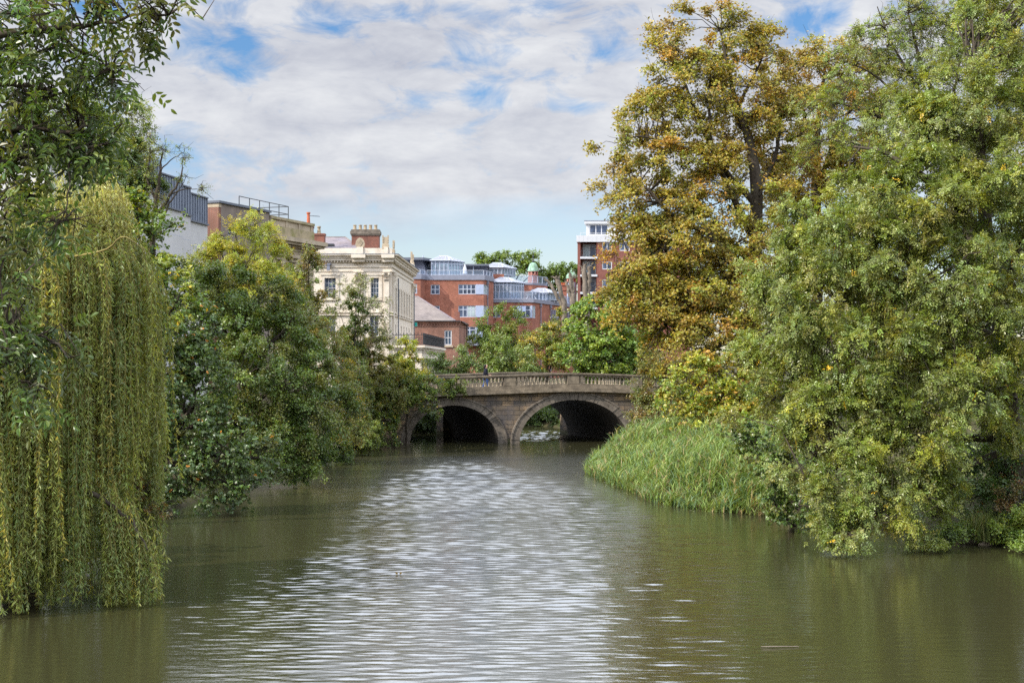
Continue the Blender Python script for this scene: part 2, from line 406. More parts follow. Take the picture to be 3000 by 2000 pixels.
scn.view_settings.view_transform = 'Standard'; scn.view_settings.look = 'None'; scn.view_settings.exposure = 0.3; scn.view_settings.gamma = 1.0
scn.render.engine = 'CYCLES'
cy = scn.cycles
cy.max_bounces = 6; cy.diffuse_bounces = 3; cy.glossy_bounces = 3; cy.transmission_bounces = 3; cy.transparent_max_bounces = 8
cy.caustics_reflective = False; cy.caustics_refractive = False; cy.use_adaptive_sampling = True; cy.adaptive_threshold = .006
cy.use_denoising = False; cy.sample_clamp_indirect = 4.0
# ================================================================== ground and river
YK = np.array([-60, 0, 20, 31, 42, 50, 55, 62, 70, 80, 92, 106, 118, 130, 145, 175, 260])
XL = np.array([-13.5, -13.5, -13.5, -13, -12.4, -12, -12, -12, -11.5, -10.8, -8.6, -9.8, -11, -21, -38, -80, -200])
XR = np.array([17, 17, 17, 15.6, 14, 8.6, 5.6, 5, 4.2, 6, 9.4, 5.4, 3.4, -5, -21, -60, -180])
def bank_d(x, y):
    """distance outside the water's edge (positive on land)"""
    l = np.interp(y, YK, XL); r = np.interp(y, YK, XR)
    d = np.maximum(l - x, x - r)
    return np.where(y > 262, 50.0, d)
def ground_z(x, y):
    d = bank_d(x, y)
    z = np.interp(d, [-3, -.6, 0, .5, 2.5, 6, 16, 40], [-1.6, -.8, -.12, .22, .75, 1.6, 2.9, 3.1])
    return z + .10 * np.sin(x * 1.3 + y * .7) * np.clip(d, 0, 1) + .06 * np.sin(x * 3.1 - y * 2.3) * np.clip(d, 0, 1)
def gz(x, y): return float(ground_z(np.array([x]), np.array([y]))[0])
def build_ground():
    xs = np.unique(np.concatenate([np.linspace(-2600, -60, 14), np.arange(-60, -24, 3.), np.arange(-24, 26, .5), np.arange(26, 60, 3.), np.linspace(60, 2600, 14)]))
    ys = np.unique(np.concatenate([np.linspace(-300, -10, 8), np.arange(-10, 24, 3.), np.arange(24, 136, .6), np.arange(136, 270, 4.), np.linspace(280, 4500, 16)]))
    gx, gy = np.meshgrid(xs, ys); z = ground_z(gx.ravel(), gy.ravel())
    n, m = len(ys), len(xs); i = np.arange(n * m).reshape(n, m)
    q = np.stack([i[:-1, :-1], i[:-1, 1:], i[1:, 1:], i[1:, :-1]], -1).reshape(-1, 4)
    o = mesh_np('ground', np.stack([gx.ravel(), gy.ravel(), z], 1), q, M['soil'], smooth=True)
    tag(o, kind='structure')
build_ground()

def build_water():
    """one river surface with real wind ripples; finer rows where they are seen large"""
    ys = [-20.0, 0.0, 12.0, 18.0]; y = 21.0
    while y < 119:
        ys.append(y); y += max(.034, .00095 * y)
    ys += list(np.arange(119.3, 150, .5)) + list(np.arange(150, 262, 8.))
    ys = np.array(ys)
    xs = np.concatenate([np.linspace(-200, -16, 12), np.arange(-15, 18.01, .2), np.linspace(19, 60, 6)])
    gx, gy = np.meshgrid(xs, ys); x = gx.ravel(); y = gy.ravel()
    rng = np.random.default_rng(11)
    h = np.zeros_like(x)
    # patches of breeze: rough water mid-stream, calm in the lee of both banks and under the bridge
    mid = (np.interp(y, YK, XL) + np.interp(y, YK, XR)) / 2; half = (np.interp(y, YK, XR) - np.interp(y, YK, XL)) / 2
    u = (x - mid) / half
    patch = np.zeros_like(x)
    for k in range(10):
        a, b, p = rng.uniform(-.5, .5), rng.uniform(-.22, .22), rng.uniform(0, 6.28)
        patch += np.sin(a * x + b * y + p) / 10 * 2.2
    left_calm = np.interp(y, [20, 26, 31, 36, 44, 60, 75], [-.62, -.74, -.88, -.84, -.66, -.62, -.5])
    right_calm = np.interp(y, [20, 26, 34, 42, 50, 60, 70, 80], [.34, .36, .42, .44, .64, .80, .7, .4])
    sm = lambda t: np.clip(t, 0, 1) ** 2 * (3 - 2 * np.clip(t, 0, 1))
    wind = sm((u - left_calm) / .38 + .4 * patch) * sm((right_calm - u) / .38 + .4 * patch)
    wind *= sm((88 - y) / 14 + .8 * patch)
    wind = np.maximum(wind, 3.0 * sm(1.5 - np.abs(y - 104) / 9) * sm((y - 95.5) / 1.5) * sm((x + 4.5) / 2))
    amp = .19 + .81 * wind
    for k in range(64):
        lam = .12 * (.62 / .12) ** rng.random() if k < 52 else rng.uniform(1.2, 3.0)
        th = rng.normal(0, .42); kk = 2 * math.pi / lam
        slope = .0245 if k < 52 else .012
        kx, ky = kk * math.sin(th), kk * math.cos(th)
        # short crests fade with distance before they alias
        vis = np.clip((lam / np.maximum(.00095 * y, .034) - 2.5) / 2.5, 0, 1)
        grp = .65 + .5 * np.sin(rng.uniform(-.35, .35) * x + rng.uniform(-.25, .25) * y + rng.uniform(0, 6.28))
        h += slope / kk * np.sin(kx * x + ky * y + rng.uniform(0, 6.28)) * vis * grp * (1.0 if k < 52 else .4)
    amp *= 1 + .5 * sm((y - 46) / 12) * sm((85 - y) / 5)
    z = h * amp
    riffle = sm(1.5 - np.abs(y - 104) / 9) * sm((y - 95.5) / 1.5) * sm((x + 4.5) / 2)
    for k in range(16):      # steeper chop where the stream runs out from under the right arch
        lam = rng.uniform(.45, .95); th = rng.normal(0, .5); kk = 2 * math.pi / lam
        z += riffle * .05 / kk * np.sin(kk * (math.sin(th) * x + math.cos(th) * y) + rng.uniform(0, 6.28))
    z *= np.clip((y - 15) / 8, 0, 1)
    n, m = len(ys), len(xs); i = np.arange(n * m).reshape(n, m)
    q = np.stack([i[:-1, :-1], i[:-1, 1:], i[1:, 1:], i[1:, :-1]], -1).reshape(-1, 4)
    o = mesh_np('river_water', np.stack([x, y, z], 1), q, M['water'], smooth=True)
    tag(o, kind='structure')
build_water()

# ================================================================== the stone bridge
BC = V3(4.13, 95.0); BTH = math.radians(5); BU = V3(math.cos(BTH), math.sin(BTH)); BV = V3(-.35, 1.0); BL = 10.3
def bp(s, t, z):
    p = BC + BU * s + BV * t
    return (p[0], p[1], z)
def btop(s): return 4.715 - .038 * math.sqrt(s * s + 1.2 ** 2)
def build_bridge():
    root = thing('stone_bridge', 'weathered stone river bridge with two visible round arches and a balustraded parapet', 'bridge', bp(0, BL / 2, 0))
    arches = [(-8.0, 2.92, 2.52), (0.0, 3.66, 2.87), (8.0, 2.92, 2.52)]
    RW, RH = .50, .44
    def zlow(s):
        for c, a, b in arches:
            if abs(s - c) < a + RW: return (b + RH) * math.sqrt(max(0, 1 - ((s - c) / (a + RW)) ** 2))
        return -1.0
    ss = set(np.linspace(-22, 22, 45))
    for c, a, b in arches:
        for k in range(61): ss.add(c + (a + RW) * math.cos(math.pi * k / 60))
        ss.add(c - a - RW - .001); ss.add(c + a + RW + .001)
    ss = sorted(ss)
    w = MB()
    for t in (0.0, BL):
        for a, b in zip(ss[:-1], ss[1:]):
            za, zb = zlow(a + 1e-6), zlow(b - 1e-6)
            w.quad(bp(a, t, za), bp(b, t, zb), bp(b, t, btop(b) - 1.25), bp(a, t, btop(a) - 1.25))
    for e in (-22, 22): w.quad(bp(e, 0, -1), bp(e, BL, -1), bp(e, BL, btop(e) - 1.25), bp(e, 0, btop(e) - 1.25))
    w.build('spandrel_wall', M['stone'], root)
    for c, a, b in arches:
        K = 44; prof = []
        for k in range(K + 1):
            th = math.pi * k / K
            prof.append(((c + a * math.cos(th), b * math.sin(th)), (c + (a + RW) * math.cos(th), (b + RH) * math.sin(th)), (c + (a + RW + .10) * math.cos(th), (b + RH + .08) * math.sin(th))))
        prof = [tuple((x, -1.0) for x, _ in prof[0])] + prof + [tuple((x, -1.0) for x, _ in prof[-1])]
        for f, bk, sg in ((-.05, .02, 1), (BL + .05, BL - .02, -1)):
            r = MB()
            for p, q in zip(prof[:-1], prof[1:]):
                (i0, o0, h0), (i1, o1, h1) = p, q
                fk = f; f = f + .022 * math.sin(i0[0] * 37.0 + i0[1] * 17.0)
                r.quad(bp(i0[0], f, i0[1]), bp(o0[0], f, o0[1]), bp(o1[0], f, o1[1]), bp(i1[0], f, i1[1]))
                # hood mould, a little prouder
                f2 = f - .05 * sg
                r.quad(bp(o0[0], f2, o0[1]), bp(h0[0], f2, h0[1]), bp(h1[0], f2, h1[1]), bp(o1[0], f2, o1[1]))
                r.quad(bp(o0[0], f, o0[1]), bp(o0[0], f2, o0[1]), bp(o1[0], f2, o1[1]), bp(o1[0], f, o1[1]))
                r.quad(bp(h0[0], f2, h0[1]), bp(h0[0], bk, h0[1]), bp(h1[0], bk, h1[1]), bp(h1[0], f2, h1[1]))
                f = fk
            r.build('arch_ring', M['stone_ring'], root, smooth=False)
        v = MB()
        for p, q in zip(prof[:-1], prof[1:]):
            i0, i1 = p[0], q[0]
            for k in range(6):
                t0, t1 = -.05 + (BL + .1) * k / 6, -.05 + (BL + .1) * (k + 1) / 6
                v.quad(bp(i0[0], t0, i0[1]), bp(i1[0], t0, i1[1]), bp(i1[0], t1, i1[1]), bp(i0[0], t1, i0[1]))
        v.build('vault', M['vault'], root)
    # the pier runs on past the far face
    for c in (-4.65, 4.65):
        pm = MB(); q = [(c - .95, BL + .05), (c + .95, BL + .05), (c + .95, BL + 1.7), (c, BL + 2.3), (c - .95, BL + 1.7)]
        pm.prism([bp(s, t, 0)[:2] for s, t in q], -1, 2.1)
        pm.build('pier', M['stone'], root)
    def strip(mb, t0, t1, d0, d1, s0, s1, n=30):
        k = max(1, int(abs(s1 - s0) / 1.0)); g = np.linspace(s0, s1, k + 1)
        for a, b in zip(g[:-1], g[1:]):
            mb.hexa([bp(a, t0, btop(a) + d0), bp(b, t0, btop(b) + d0), bp(b, t1, btop(b) + d0), bp(a, t1, btop(a) + d0),
                     bp(a, t0, btop(a) + d1), bp(b, t0, btop(b) + d1), bp(b, t1, btop(b) + d1), bp(a, t1, btop(a) + d1)])
    road = MB(); strip(road, .45, BL - .45, -1.45, -1.06, -22, 22); road.build('road_deck', M['asphalt'], root)
    bays = [(-20.96, -17.46), (-16.69, -13.19), (-12.42, -8.92), (-8.15, -4.65), (-3.88, -.38), (.38, 3.88), (4.65, 8.15), (8.92, 12.42), (13.19, 16.69), (17.46, 20.96)]
    prof = [(.075, 0), (.075, .05), (.045, .07), (.062, .12), (.085, .20), (.072, .28), (.042, .38), (.036, .43), (.055, .46), (.055, .48), (.07, .50), (.07, .545)]
    for tf, sg in ((.25, 1), (BL - .25, -1)):
        mb = MB(); strip(mb, tf - .55 * sg, tf + .2 * sg, -1.25, -1.13, -22, 22); strip(mb, tf - .42 * sg, tf + .2 * sg, -1.13, -1.0, -22, 22)
        mb.build('string_course', M['stone_rail'], root)
        rail = MB(); strip(rail, tf - .24 * sg, tf + .2 * sg, -.10, .0, -22, 22); strip(rail, tf - .19 * sg, tf + .15 * sg, -.19, -.10, -22, 22)
        par = rail.build('handrail', M['stone_rail'], root)
        pl = MB(); strip(pl, tf - .17 * sg, tf + .15 * sg, -1.0, -.735, -22, 22)
        pl.build('plinth', M['stone_rail'], root)
        ed = [-22] + [e for b in bays for e in b] + [22]
        for a, b in zip(ed[0::2], ed[1::2]):
            p = MB(); strip(p, tf - .18 * sg, tf + .16 * sg, -.735, -.19, a, b); p.build('pedestal', M['stone_rail'], root)
        bm = None
        for a, b in bays:
            n = 13
            if b < -13 or a > 13: continue
            for k in range(n):
                s = a + (b - a) * (k + .5) / n
                c = bp(s, tf, btop(s) - .735)
                if bm is None:
                    m = MB(); m.lathe(np.array(c), prof, 8, .39); o = m.build('baluster', M['baluster'], root, smooth=True); bm = (o, np.array(c))
                else:
                    o = bm[0].copy(); col.objects.link(o); o.parent = root; o.location = tuple(np.array(c) - bm[1])
    return root
build_bridge()

# ================================================================== buildings
def fpoly(mb, fr, pts, d=0.0): mb.poly([fr.pt(a, h, d) for a, h in pts])

def zinc_building():
    fr = Frame((X_(608, 99), 99.0), (.16, 1.0))
    root = thing('zinc_building', 'white modern block with stepped standing seam zinc top storey above the left bank trees', 'building', (fr.o[0] - 6, 93, 3))
    s0, s1, s2, s3, s4 = fr.s(425), fr.s(453), fr.s(523), fr.s(552.5), 0.0
    segs = [(s0 - 14, s0, 487, 572, 480), (s0, s1, 487, 590, 453), (s1, s2, 529, 622, 521), (s2, s3, 551, 634, 549), (s3, s4, 582, 661, 607)]
    wm = MB()
    for i, (a, b, yt, yb, pxr) in enumerate(segs):
        zt, zb = fr.h(pxr, yt), fr.h(pxr, yb)
        d = .35 * (len(segs) - 1 - i) * .4
        wm.fbox(fr, a, b, 2, zb, -14, d)
        lm = MB(); lm.fbox(fr, a, b, zb, zb + .10, -13, d + .14); lm.build('ledge', M['lead'], root)
        z = MB(); z.fbox(fr, a, b, zb + .10, zt, -13, d - .05)
        n = max(2, round((b - a) / .45))
        for k in range(n + 1):
            s = a + (b - a) * k / n
            z.fbox(fr, s - .02, s + .02, zb + .1, zt, d - .05, d + .01)
        z.build('zinc_cladding', M['zinc'], root)
        c = MB(); c.fbox(fr, a - .03, b + .05, zt, zt + .09, -13, d + .06); c.build('coping', M['lead'], root)
    # panel joints show as shallow grooves between slabs
    wm.build('wall', M['white'], root)
    jm = MB()
    for (a, b, yt, yb, pxr), i in zip(segs, range(5)):
        d = .35 * (4 - i) * .4; zb = fr.h(pxr, yb)
        for k in range(1, 6): jm.fbox(fr, a, b, zb - k * 1.6 - .012, zb - k * 1.6 + .012, d, d + .006)
    jm.build('panel_joint', M['grey_light'], root)
zinc_building()

def stone_building():
    Yn = 101.0; fr = Frame((X_(640, Yn), Yn), (.36, 1.0)); u, n = fr.u, fr.n
    root = thing('stone_building', 'grey rendered building with a classical stone cornice and brick end beside the zinc topped block', 'building', (fr.o[0] + u[0] * 7 - n[0] * 6, fr.o[1] + u[1] * 7, 3))
    L1 = fr.s(789); L2 = fr.s(918); D = 9.0
    zt = fr.h(640, 594); zA = fr.h(789, 631)
    c = lambda a, d: (fr.pt(a, 0, d)[0], fr.pt(a, 0, d)[1])
    body = MB()
    hs = [(fr.s(713), fr.s(729), fr.h(720, 692), fr.h(720, 668)), (fr.s(668), fr.s(684), fr.h(676, 690), fr.h(676, 666))]
    foot = [c(0.35, -D), c(.35, 0), c(L1, 0), c(L1, -D)]
    shell(body, foot, 2, zt, {1: [(a - .35, b - .35, p, q) for a, b, p, q in hs]}, .25)
    body.build('wall', M['render_grey'], root)
    for a, b, p, q in hs: window(fr, (a, b, p, q), 1, 2, root, M['white_paint'], M['glass'], .2)
    bk = MB(); bk.prism([c(0, -D), c(0, .0), c(.33, .0), c(.33, -D)], 2, zt - .3); bk.build('brick_end_wall', M['brick_old'], root)
    st = MB(); st.fbox(fr, -.012, .34, zt - .3, zt, -D, .03); st.build('stone_band', M['buff'], root)
    cp = MB(); cp.fbox(fr, -.1, L1 + .1, zt, zt + .16, -D, .14); cp.build('coping', M['lead'], root)
    # cornice block
    zc1 = fr.h(942, 714); zc0 = zc1 - .95
    w2 = MB()
    h2 = [(fr.s(808), fr.s(822), fr.h(815, 850), fr.h(815, 762)), (fr.s(848), fr.s(862), fr.h(855, 850), fr.h(855, 770))]
    foot2 = [c(L1 + .02, -D), c(L1 + .02, .04), c(L2, .04), c(L2, -D)]
    shell(w2, foot2, 2, zc0, {1: [(a - L1 - .02, b - L1 - .02, p, q) for a, b, p, q in h2]}, .25)
    w2.build('wall', M['buff'], root)
    f4 = Frame((fr.pt(0, 0, .04)[0], fr.pt(0, 0, .04)[1]), fr.u)
    for a, b, p, q in h2:
        window(f4, (a, b, p, q), 2, 3, root, M['white_paint'], M['glass'], .2)
        pe = MB(); pe.fbox(f4, a - .35, b + .35, q + .35, q + .6, .0, .35); pe.fbox(f4, a - .2, b + .2, q + .05, q + .35, 0, .12); pe.build('window_hood', M['buff'], root)
    co = MB()
    for k, (z0, z1, d) in enumerate([(zc0, zc0 + .22, .14), (zc0 + .22, zc0 + .42, .22), (zc0 + .42, zc0 + .62, .66), (zc0 + .62, zc0 + .95, .86)]):
        co.fbox(fr, L1 + .03, L2 + d, z0, z1, -D, d)
    co.build('cornice', M['buff'], root)
    de = MB(); s = L1 + .1
    while s < L2 + .2:
        de.fbox(fr, s, s + .11, zc0 + .24, zc0 + .41, .22, .42); s += .24
    de.build('dentil_band', M['buff'], root)
    at = MB(); zb = zc1
    at.fbox(fr, L1 + .05, L2 - .05, zb, zb + .8, -D, .12); at.build('attic_plinth', M['buff_moss'], root)
    a2 = MB(); a2.fbox(fr, L1 + .06, L2 - .15, zb + .8, zA - .2, -D, 0)
    for s in (L1 + .06, L1 + .35 * (L2 - L1), L1 + .64 * (L2 - L1), L2 - .5): a2.fbox(fr, s + .004, s + .34, zb + .8, zA - .2, 0, .06)
    a2.build('attic', M['buff'], root)
    a3 = MB(); a3.fbox(fr, L1 + .04, L2, zA - .2, zA, -D, .14); a3.build('attic_coping', M['buff_moss'], root)
    # roof-edge guard rail of steel tube
    sA, sB = fr.s(742), fr.s(884); zz0 = fr.h(742, 573); g = MB(); d = -1.2
    fz = lambda s, k: fr.h(742, 573 if k else 597)
    r = .035
    for h in (zz0, zz0 - .62):
        g.tube([fr.pt(sA, h, d), fr.pt(sB, h, d)], r, 5); g.tube([fr.pt(sB, h, d), fr.pt(sB, h, d - 4)], r, 5); g.tube([fr.pt(sA + 3, h, d - 4), fr.pt(sB, h, d - 4)], r, 5)
    for k in range(6):
        s = sA + (sB - sA) * k / 5; g.tube([fr.pt(s, zt - .9, d), fr.pt(s, zz0, d)], r, 5)
    for k in range(3):
        s = sA + 3 + (sB - sA - 3) * k / 2; g.tube([fr.pt(s, zt - .9, d - 4), fr.pt(s, zz0, d - 4)], r, 5)
    g.build('guard_rail', M['dark_metal'], root)
    vt = MB(); s = fr.s(832); vt.fbox(fr, s - .7, s + .7, zA - .1, zA + .42, -3.2, -1.6); vt.build('roof_vent', M['grey_metal'], root)
stone_building()

def cream_building():
    Y0 = 130.0; fa = Frame((0, Y0), (1, 0))
    xL = X_(898, Y0); xR = X_(1148, Y0); fb = Frame((xR, Y0), (.019, 1)); LB = fb.s(1211)
    root = thing('cream_villa', 'cream stucco classical building with pilasters, sash windows and stone crests along its parapet', 'building', ((xL + xR) / 2, Y0 + 9, 3))
    h = lambda py: fa.h(0, py); s = lambda px: X_(px, Y0)
    zp, zc, zd = h(727), h(746), h(768)
    back = (fb.pt(LB, 0)[0], fb.pt(LB, 0)[1])
    foot = [(xL, Y0), (xR, Y0), back, (xL, back[1])]
    up = [(s(950.5), s(984), h(873), h(814)), (s(1086), s(1110), h(873), h(814))]
    lo = [(s(948), s(984), h(985), h(922)), (s(1083), s(1109), h(985), h(922))]
    hl = [(a - xL, b - xL, c, d) for a, b, c, d in up + lo]
    sb = []
    for k in range(6):
        a = 3.0 + k * 2.75
        sb.append((a, a + .95, h(908), h(838))); 
    sl = [(a, b, h(1010), h(948)) for a, b, _, _ in sb]
    w = MB(); shell(w, foot, 2.4, zd, {0: hl, 1: sb + sl}, .2); w.build('wall', M['cream'], root)
    for q in up: window(fa, q, 3, 4, root, M['white_paint'], M['glass'], .14, .05, .035)
    for q in lo: window(fa, q, 2, 2, root, M['white_paint'], M['glass'], .14, .06, .05)
    for q in sb + sl: window(fb, q, 2, 4, root, M['white_paint'], M['glass'], .12, .05, .03)
    for a, b, c, d in up:
        t = MB()
        for (p, q, r_, v, o) in ((a - .28, a, c - .1, d + .25, .07), (b, b + .28, c - .1, d + .25, .07), (a, b, d, d + .25, .07), (a - .35, b + .35, d + .25, d + .36, .13), (a - .3, b + .3, c - .22, c - .1, .12)):
            t.fbox(fa, p, q, r_, v, 0.003, o)
        t.build('window_surround', M['cream_trim'], root)
    for a, b, c, d in sb:
        t = MB()
        for (p, q, r_, v, o) in ((a - .2, a, c - .1, d + .2, .06), (b, b + .2, c - .1, d + .2, .06), (a, b, d, d + .2, .06), (a - .2, b + .2, c - .35, c - .1, .16)):
            t.fbox(fb, p, q, r_, v, 0.003, o)
        t.build('window_surround', M['cream_trim'], root)
    # pilasters with leafy capitals
    def pilaster(fr, a, b, top):
        p = MB(); p.fbox(fr, a, b, 2.4, top - .95, .004, .16); p.fbox(fr, a - .12, b + .12, top - .05, top + .05, .004, .26)
        o = p.build('pilaster', M['cream_trim'], root)
        c = MB(); c.fbox(fr, a - .02, b + .02, top - .95, top - .05, .004, .17)
        rng = random.Random(int(a * 10)); w_ = b - a
        for row in range(3):
            for k in range(4):
                x = a + w_ * (k + .5) / 4; z = top - .88 + row * .28
                e = .09 + .03 * row
                c.hexa([fr.pt(x - .1, z, .18), fr.pt(x + .1, z, .18), fr.pt(x + .09, z, .17), fr.pt(x - .09, z, .17),
                        fr.pt(x - .07, z + .22, .20 + e), fr.pt(x + .07, z + .22, .20 + e), fr.pt(x + .06, z + .24, .17), fr.pt(x - .06, z + .24, .17)])
        for x in (a - .03, b + .03): c.lathe(np.array(fr.pt(x, top - .22, .26)), [(.02, -.1), (.13, -.07), (.13, .07), (.02, .1)], 8)
        c.build('capital', M['cream_trim'], o)
    zcap = h(796)
    pilaster(fa, s(1042), s(1062), zcap); pilaster(fa, s(1126), s(1140), zcap); pilaster(fb, .35, 1.15, zcap); pilaster(fb, LB - 2.6, LB - 1.7, zcap); pilaster(fb, LB - .9, LB - .02, zcap)
    # entablature: architrave lines, dentils, cornice, parapet
    e = MB()
    zs = [(h(796), h(792), .06), (h(783), h(779), .1)]
    for z0, z1, d in zs:
        e.fbox(fa, xL, xR + d, z0, z1, .004, d); e.fbox(fb, 0, LB, z0, z1, .004, d)
    e.build('architrave', M['cream_trim'], root)
    c = MB()
    for z0, z1, d in ((zd, h(764), .1), (h(764), h(757), .32), (h(757), h(750), .42), (h(750), zc, .62)):
        c.hexa([(xL, Y0 - d, z0), (xR + d, Y0 - d, z0), (back[0] + d, back[1] + d, z0), (xL, back[1] + d, z0), (xL, Y0 - d, z1), (xR + d, Y0 - d, z1), (back[0] + d, back[1] + d, z1), (xL, back[1] + d, z1)])
    for a, b in ((s(1034), s(1070)), (s(1122), xR + .2)):
        c.fbox(fa, a, b, h(768), h(757), .33, .55); c.fbox(fa, a - .08, b + .08, h(757), zc - .01, .43, .80)
    c.build('cornice', M['cream_trim'], root)
    lf = MB(); lf.fbox(fa, xL, xR + .66, zc, zc + .05, -.2, .66); lf.fbox(fb, .2, LB, zc, zc + .05, -.2, .66); lf.build('lead_edge', M['lead'], root)
    d = MB(); x = xL + .1
    while x < xR: d.fbox(fa, x, x + .13, h(768), h(764.3), .1, .26); x += .27
    x = .1
    while x < LB: d.fbox(fb, x, x + .13, h(768), h(764.3), .1, .26); x += .27
    d.build('dentil_band', M['cream_trim'], root)
    pz = MB(); pz.fbox(fa, xL, xR, zc + .05, zp, -.4, .1); pz.fbox(fb, .4, LB - 2, zc + .05, zp - .35, -.4, .1)
    for a, b in ((s(1046), s(1064)), (s(1126), s(1137)), ): pz.fbox(fa, a, b, zc + .05, zp + .1, .1, .2)
    pz.fbox(fb, LB - 2.6, LB, zc + .05, zp, -.4, .15)
    pz.build('parapet', M['cream_trim'], root)
    # shell-shaped acroterion and the paired block crests
    a = MB(); cx = s(1055); hw = .36
    pts = [(-hw, 0), (-.42, .3), (-.33, .62), (-.18, .8), (0, .86), (.18, .8), (.33, .62), (.42, .3), (hw, 0)]
    f = [fa.pt(cx + p, zp + .1 + q, .12) for p, q in pts]; g = [fa.pt(cx + p, zp + .1 + q, -.12) for p, q in pts]
    a.add(f + g, [tuple(range(9)), tuple(reversed(range(9, 18)))] + [(i, 9 + i, 9 + (i + 1) % 9, (i + 1) % 9) for i in range(9)])
    for k in range(-2, 3): a.tube([fa.pt(cx, zp + .15, .13), fa.pt(cx + k * .13, zp + .15 + .62 - abs(k) * .08, .13)], [.03, .05], 5)
    a.build('shell_ornament', M['buff'], root)
    def crest(fr, x, z0, hh=1.25):
        m = MB(); hw = .24
        for sgn in (-1, 1):
            for k in range(5):
                z = z0 + hh * (.45 + .11 * k); m.fbox(fr, x + sgn * hw - .06, x + sgn * hw + .06, z, z + .09 * hh, -.08, .08 + .002 * k)
            m.fbox(fr, x + sgn * hw - .035, x + sgn * hw + .035, z0 + .3 * hh, z0 + hh * .98, -.05, .05)
        m.fbox(fr, x - .32, x + .32, z0, z0 + .3 * hh, -.12, .12); m.fbox(fr, x - hw + .03, x + hw - .03, z0 + .3 * hh, z0 + .86 * hh, -.04, .045)
        m.build('stone_crest', M['buff'], root)
    crest(fa, s(1129.5), zp - .05); crest(fb, 1.6, zp - .4); crest(fb, LB - 2.2, zp - .05, 1.3); crest(fb, LB - .4, zp - .1, 1.2)
    sc = MB()
    for py in (913, 921):
        sc.fbox(fa, xL, xR + .12, h(py + 3), h(py), .003, .12); sc.fbox(fb, 0, LB, h(py + 3), h(py), .003, .12)
    sc.build('string_course', M['cream_trim'], root)
    # hipped slate roof
    r = MB(); zr0 = zp - .25; zr1 = Z_(696, 137.5)
    A, B, C_, D_ = (xL - 1, Y0 + .5, zr0), (X_(1068, 131), Y0 + .5, zr0), (X_(1068, 131), Y0 + 14, zr0), (xL - 1, Y0 + 14, zr0)
    r1, r2 = (xL - 1, Y0 + 7.3, zr1), (X_(1012, 137.3), Y0 + 7.3, zr1)
    r.poly([A, B, r2, r1]); r.poly([B, C_, r2]); r.poly([C_, D_, r1, r2]); r.poly([D_, A, r1]); r.poly([A, D_, C_, B])
    r.build('roof', M['slate'], root)
    rd = MB(); rd.tube([r1, r2], .09, 6); rd.tube([r2, B], .08, 6); rd.build('roof_ridge', M['slate_old'], root)
    sk = MB(); sk.box(X_(938, 131.2), X_(978, 131.2), 131.0, 131.9, zr0 + .55, zr0 + .75); sk.build('roof_light', M['dark_metal'], root)
    flat = MB(); flat.box(X_(1068, 131) + .02, xR - .4, Y0 + .5, back[1] - .4, zr0 - .5, zr0 - .2); flat.build('flat_roof', M['lead'], root)
    # brick stack with five pots
    Yc = 133.5; x0, x1 = X_(1030, Yc), X_(1110, Yc); z1 = Z_(690, Yc); z2 = Z_(672, Yc)
    cb = MB(); cb.box(x0, x1, Yc, Yc + 1.1, zr0 - .2, z1); ch = cb.build('chimney', M['brick_chim'], root)
    cc = MB(); cc.box(x0 - .07, x1 + .07, Yc - .07, Yc + 1.17, z1, z1 + .14); cc.box(x0 - .13, x1 + .13, Yc - .13, Yc + 1.23, z1 + .14, z1 + .42); cc.box(x0 - .05, x1 + .05, Yc - .05, Yc + 1.15, z1 + .42, z2); cc.build('chimney_cap', M['stone_ring'], ch)
    for px in (1038, 1054, 1068.5, 1084, 1099.5):
        p = MB(); p.lathe((X_(px, Yc), Yc + .5, z2), [(.19, 0), (.15, .1), (.135, .3), (.14, .38), (.17, .39), (.17, .46), (.11, .46), (.11, .2)], 12); p.build('chimney_pot', M['pot'], ch)
    # smaller stacks at the left end of the roof
    Yd = 128.5
    for px, w_, yb, yt, mat in ((902, .33, 668, 622, 'pot_red'), (933, .42, 690, 663, 'pot')):
        z0, z1 = Z_(yb, Yd + 3), Z_(yt, Yd + 3); x = X_(px, Yd + 3)
        st = MB(); st.box(x - w_, x + w_ * 1.4, Yd + 2.6, Yd + 3.5, zp - 1.6, z0); st.box(x - w_ - .06, x + w_ * 1.4 + .06, Yd + 2.54, Yd + 3.56, z0, z0 + .16)
        k = st.build('chimney', M['brick_chim'], root)
        p = MB(); p.lathe((x + .05, Yd + 3, z0 + .16), [(.24, 0), (.17, .12), (.13, z1 - z0 - .35), (.18, z1 - z0 - .28), (.18, z1 - z0 - .16), (.1, z1 - z0 - .16)], 12); p.build('chimney_pot', M[mat], k)
    # drainpipe, blue-green box and floodlight
    for x in (LB * .18, LB - 1.25):
        dp = MB(); dp.tube([fb.pt(x, 2.6, .2), fb.pt(x, h(808), .2)], .06, 6); dp.build('drainpipe', M['lead'], root)
    fl = MB(); fl.fbox(fa, s(959), s(968), h(793), h(777), .25, .45); fl.fbox(fa, s(955), s(972), h(777), h(773), .1, .5); fl.tube([fa.pt(s(964), h(776), .1), fa.pt(s(972), h(773), .6)], .05, 5); fl.build('floodlight', M['grey_metal'], root)
    an = MB(); ax_, ay, az = X_(901, 131.6), 131.6, Z_(632, 131.6)
    an.tube([(ax_, ay, zp), (ax_, ay, az + .1)], .025, 5); an.tube([(ax_, ay, az), (X_(936, 131.6), ay + .3, az - .05)], .02, 5)
    for k in range(8):
        x = ax_ + .2 + k * .12; an.tube([(x, ay - .25, az), (x, ay + .3, az)], .012, 4)
    an.build('aerial', M['dark_metal'], root)
    # ground-floor veranda with iron balcony along the river side
    xo = X_(1236, Y0); fv = Frame((xo, Y0), (.019, 1)); Lv = fv.s(1299)
    vz = h(1011); v = MB()
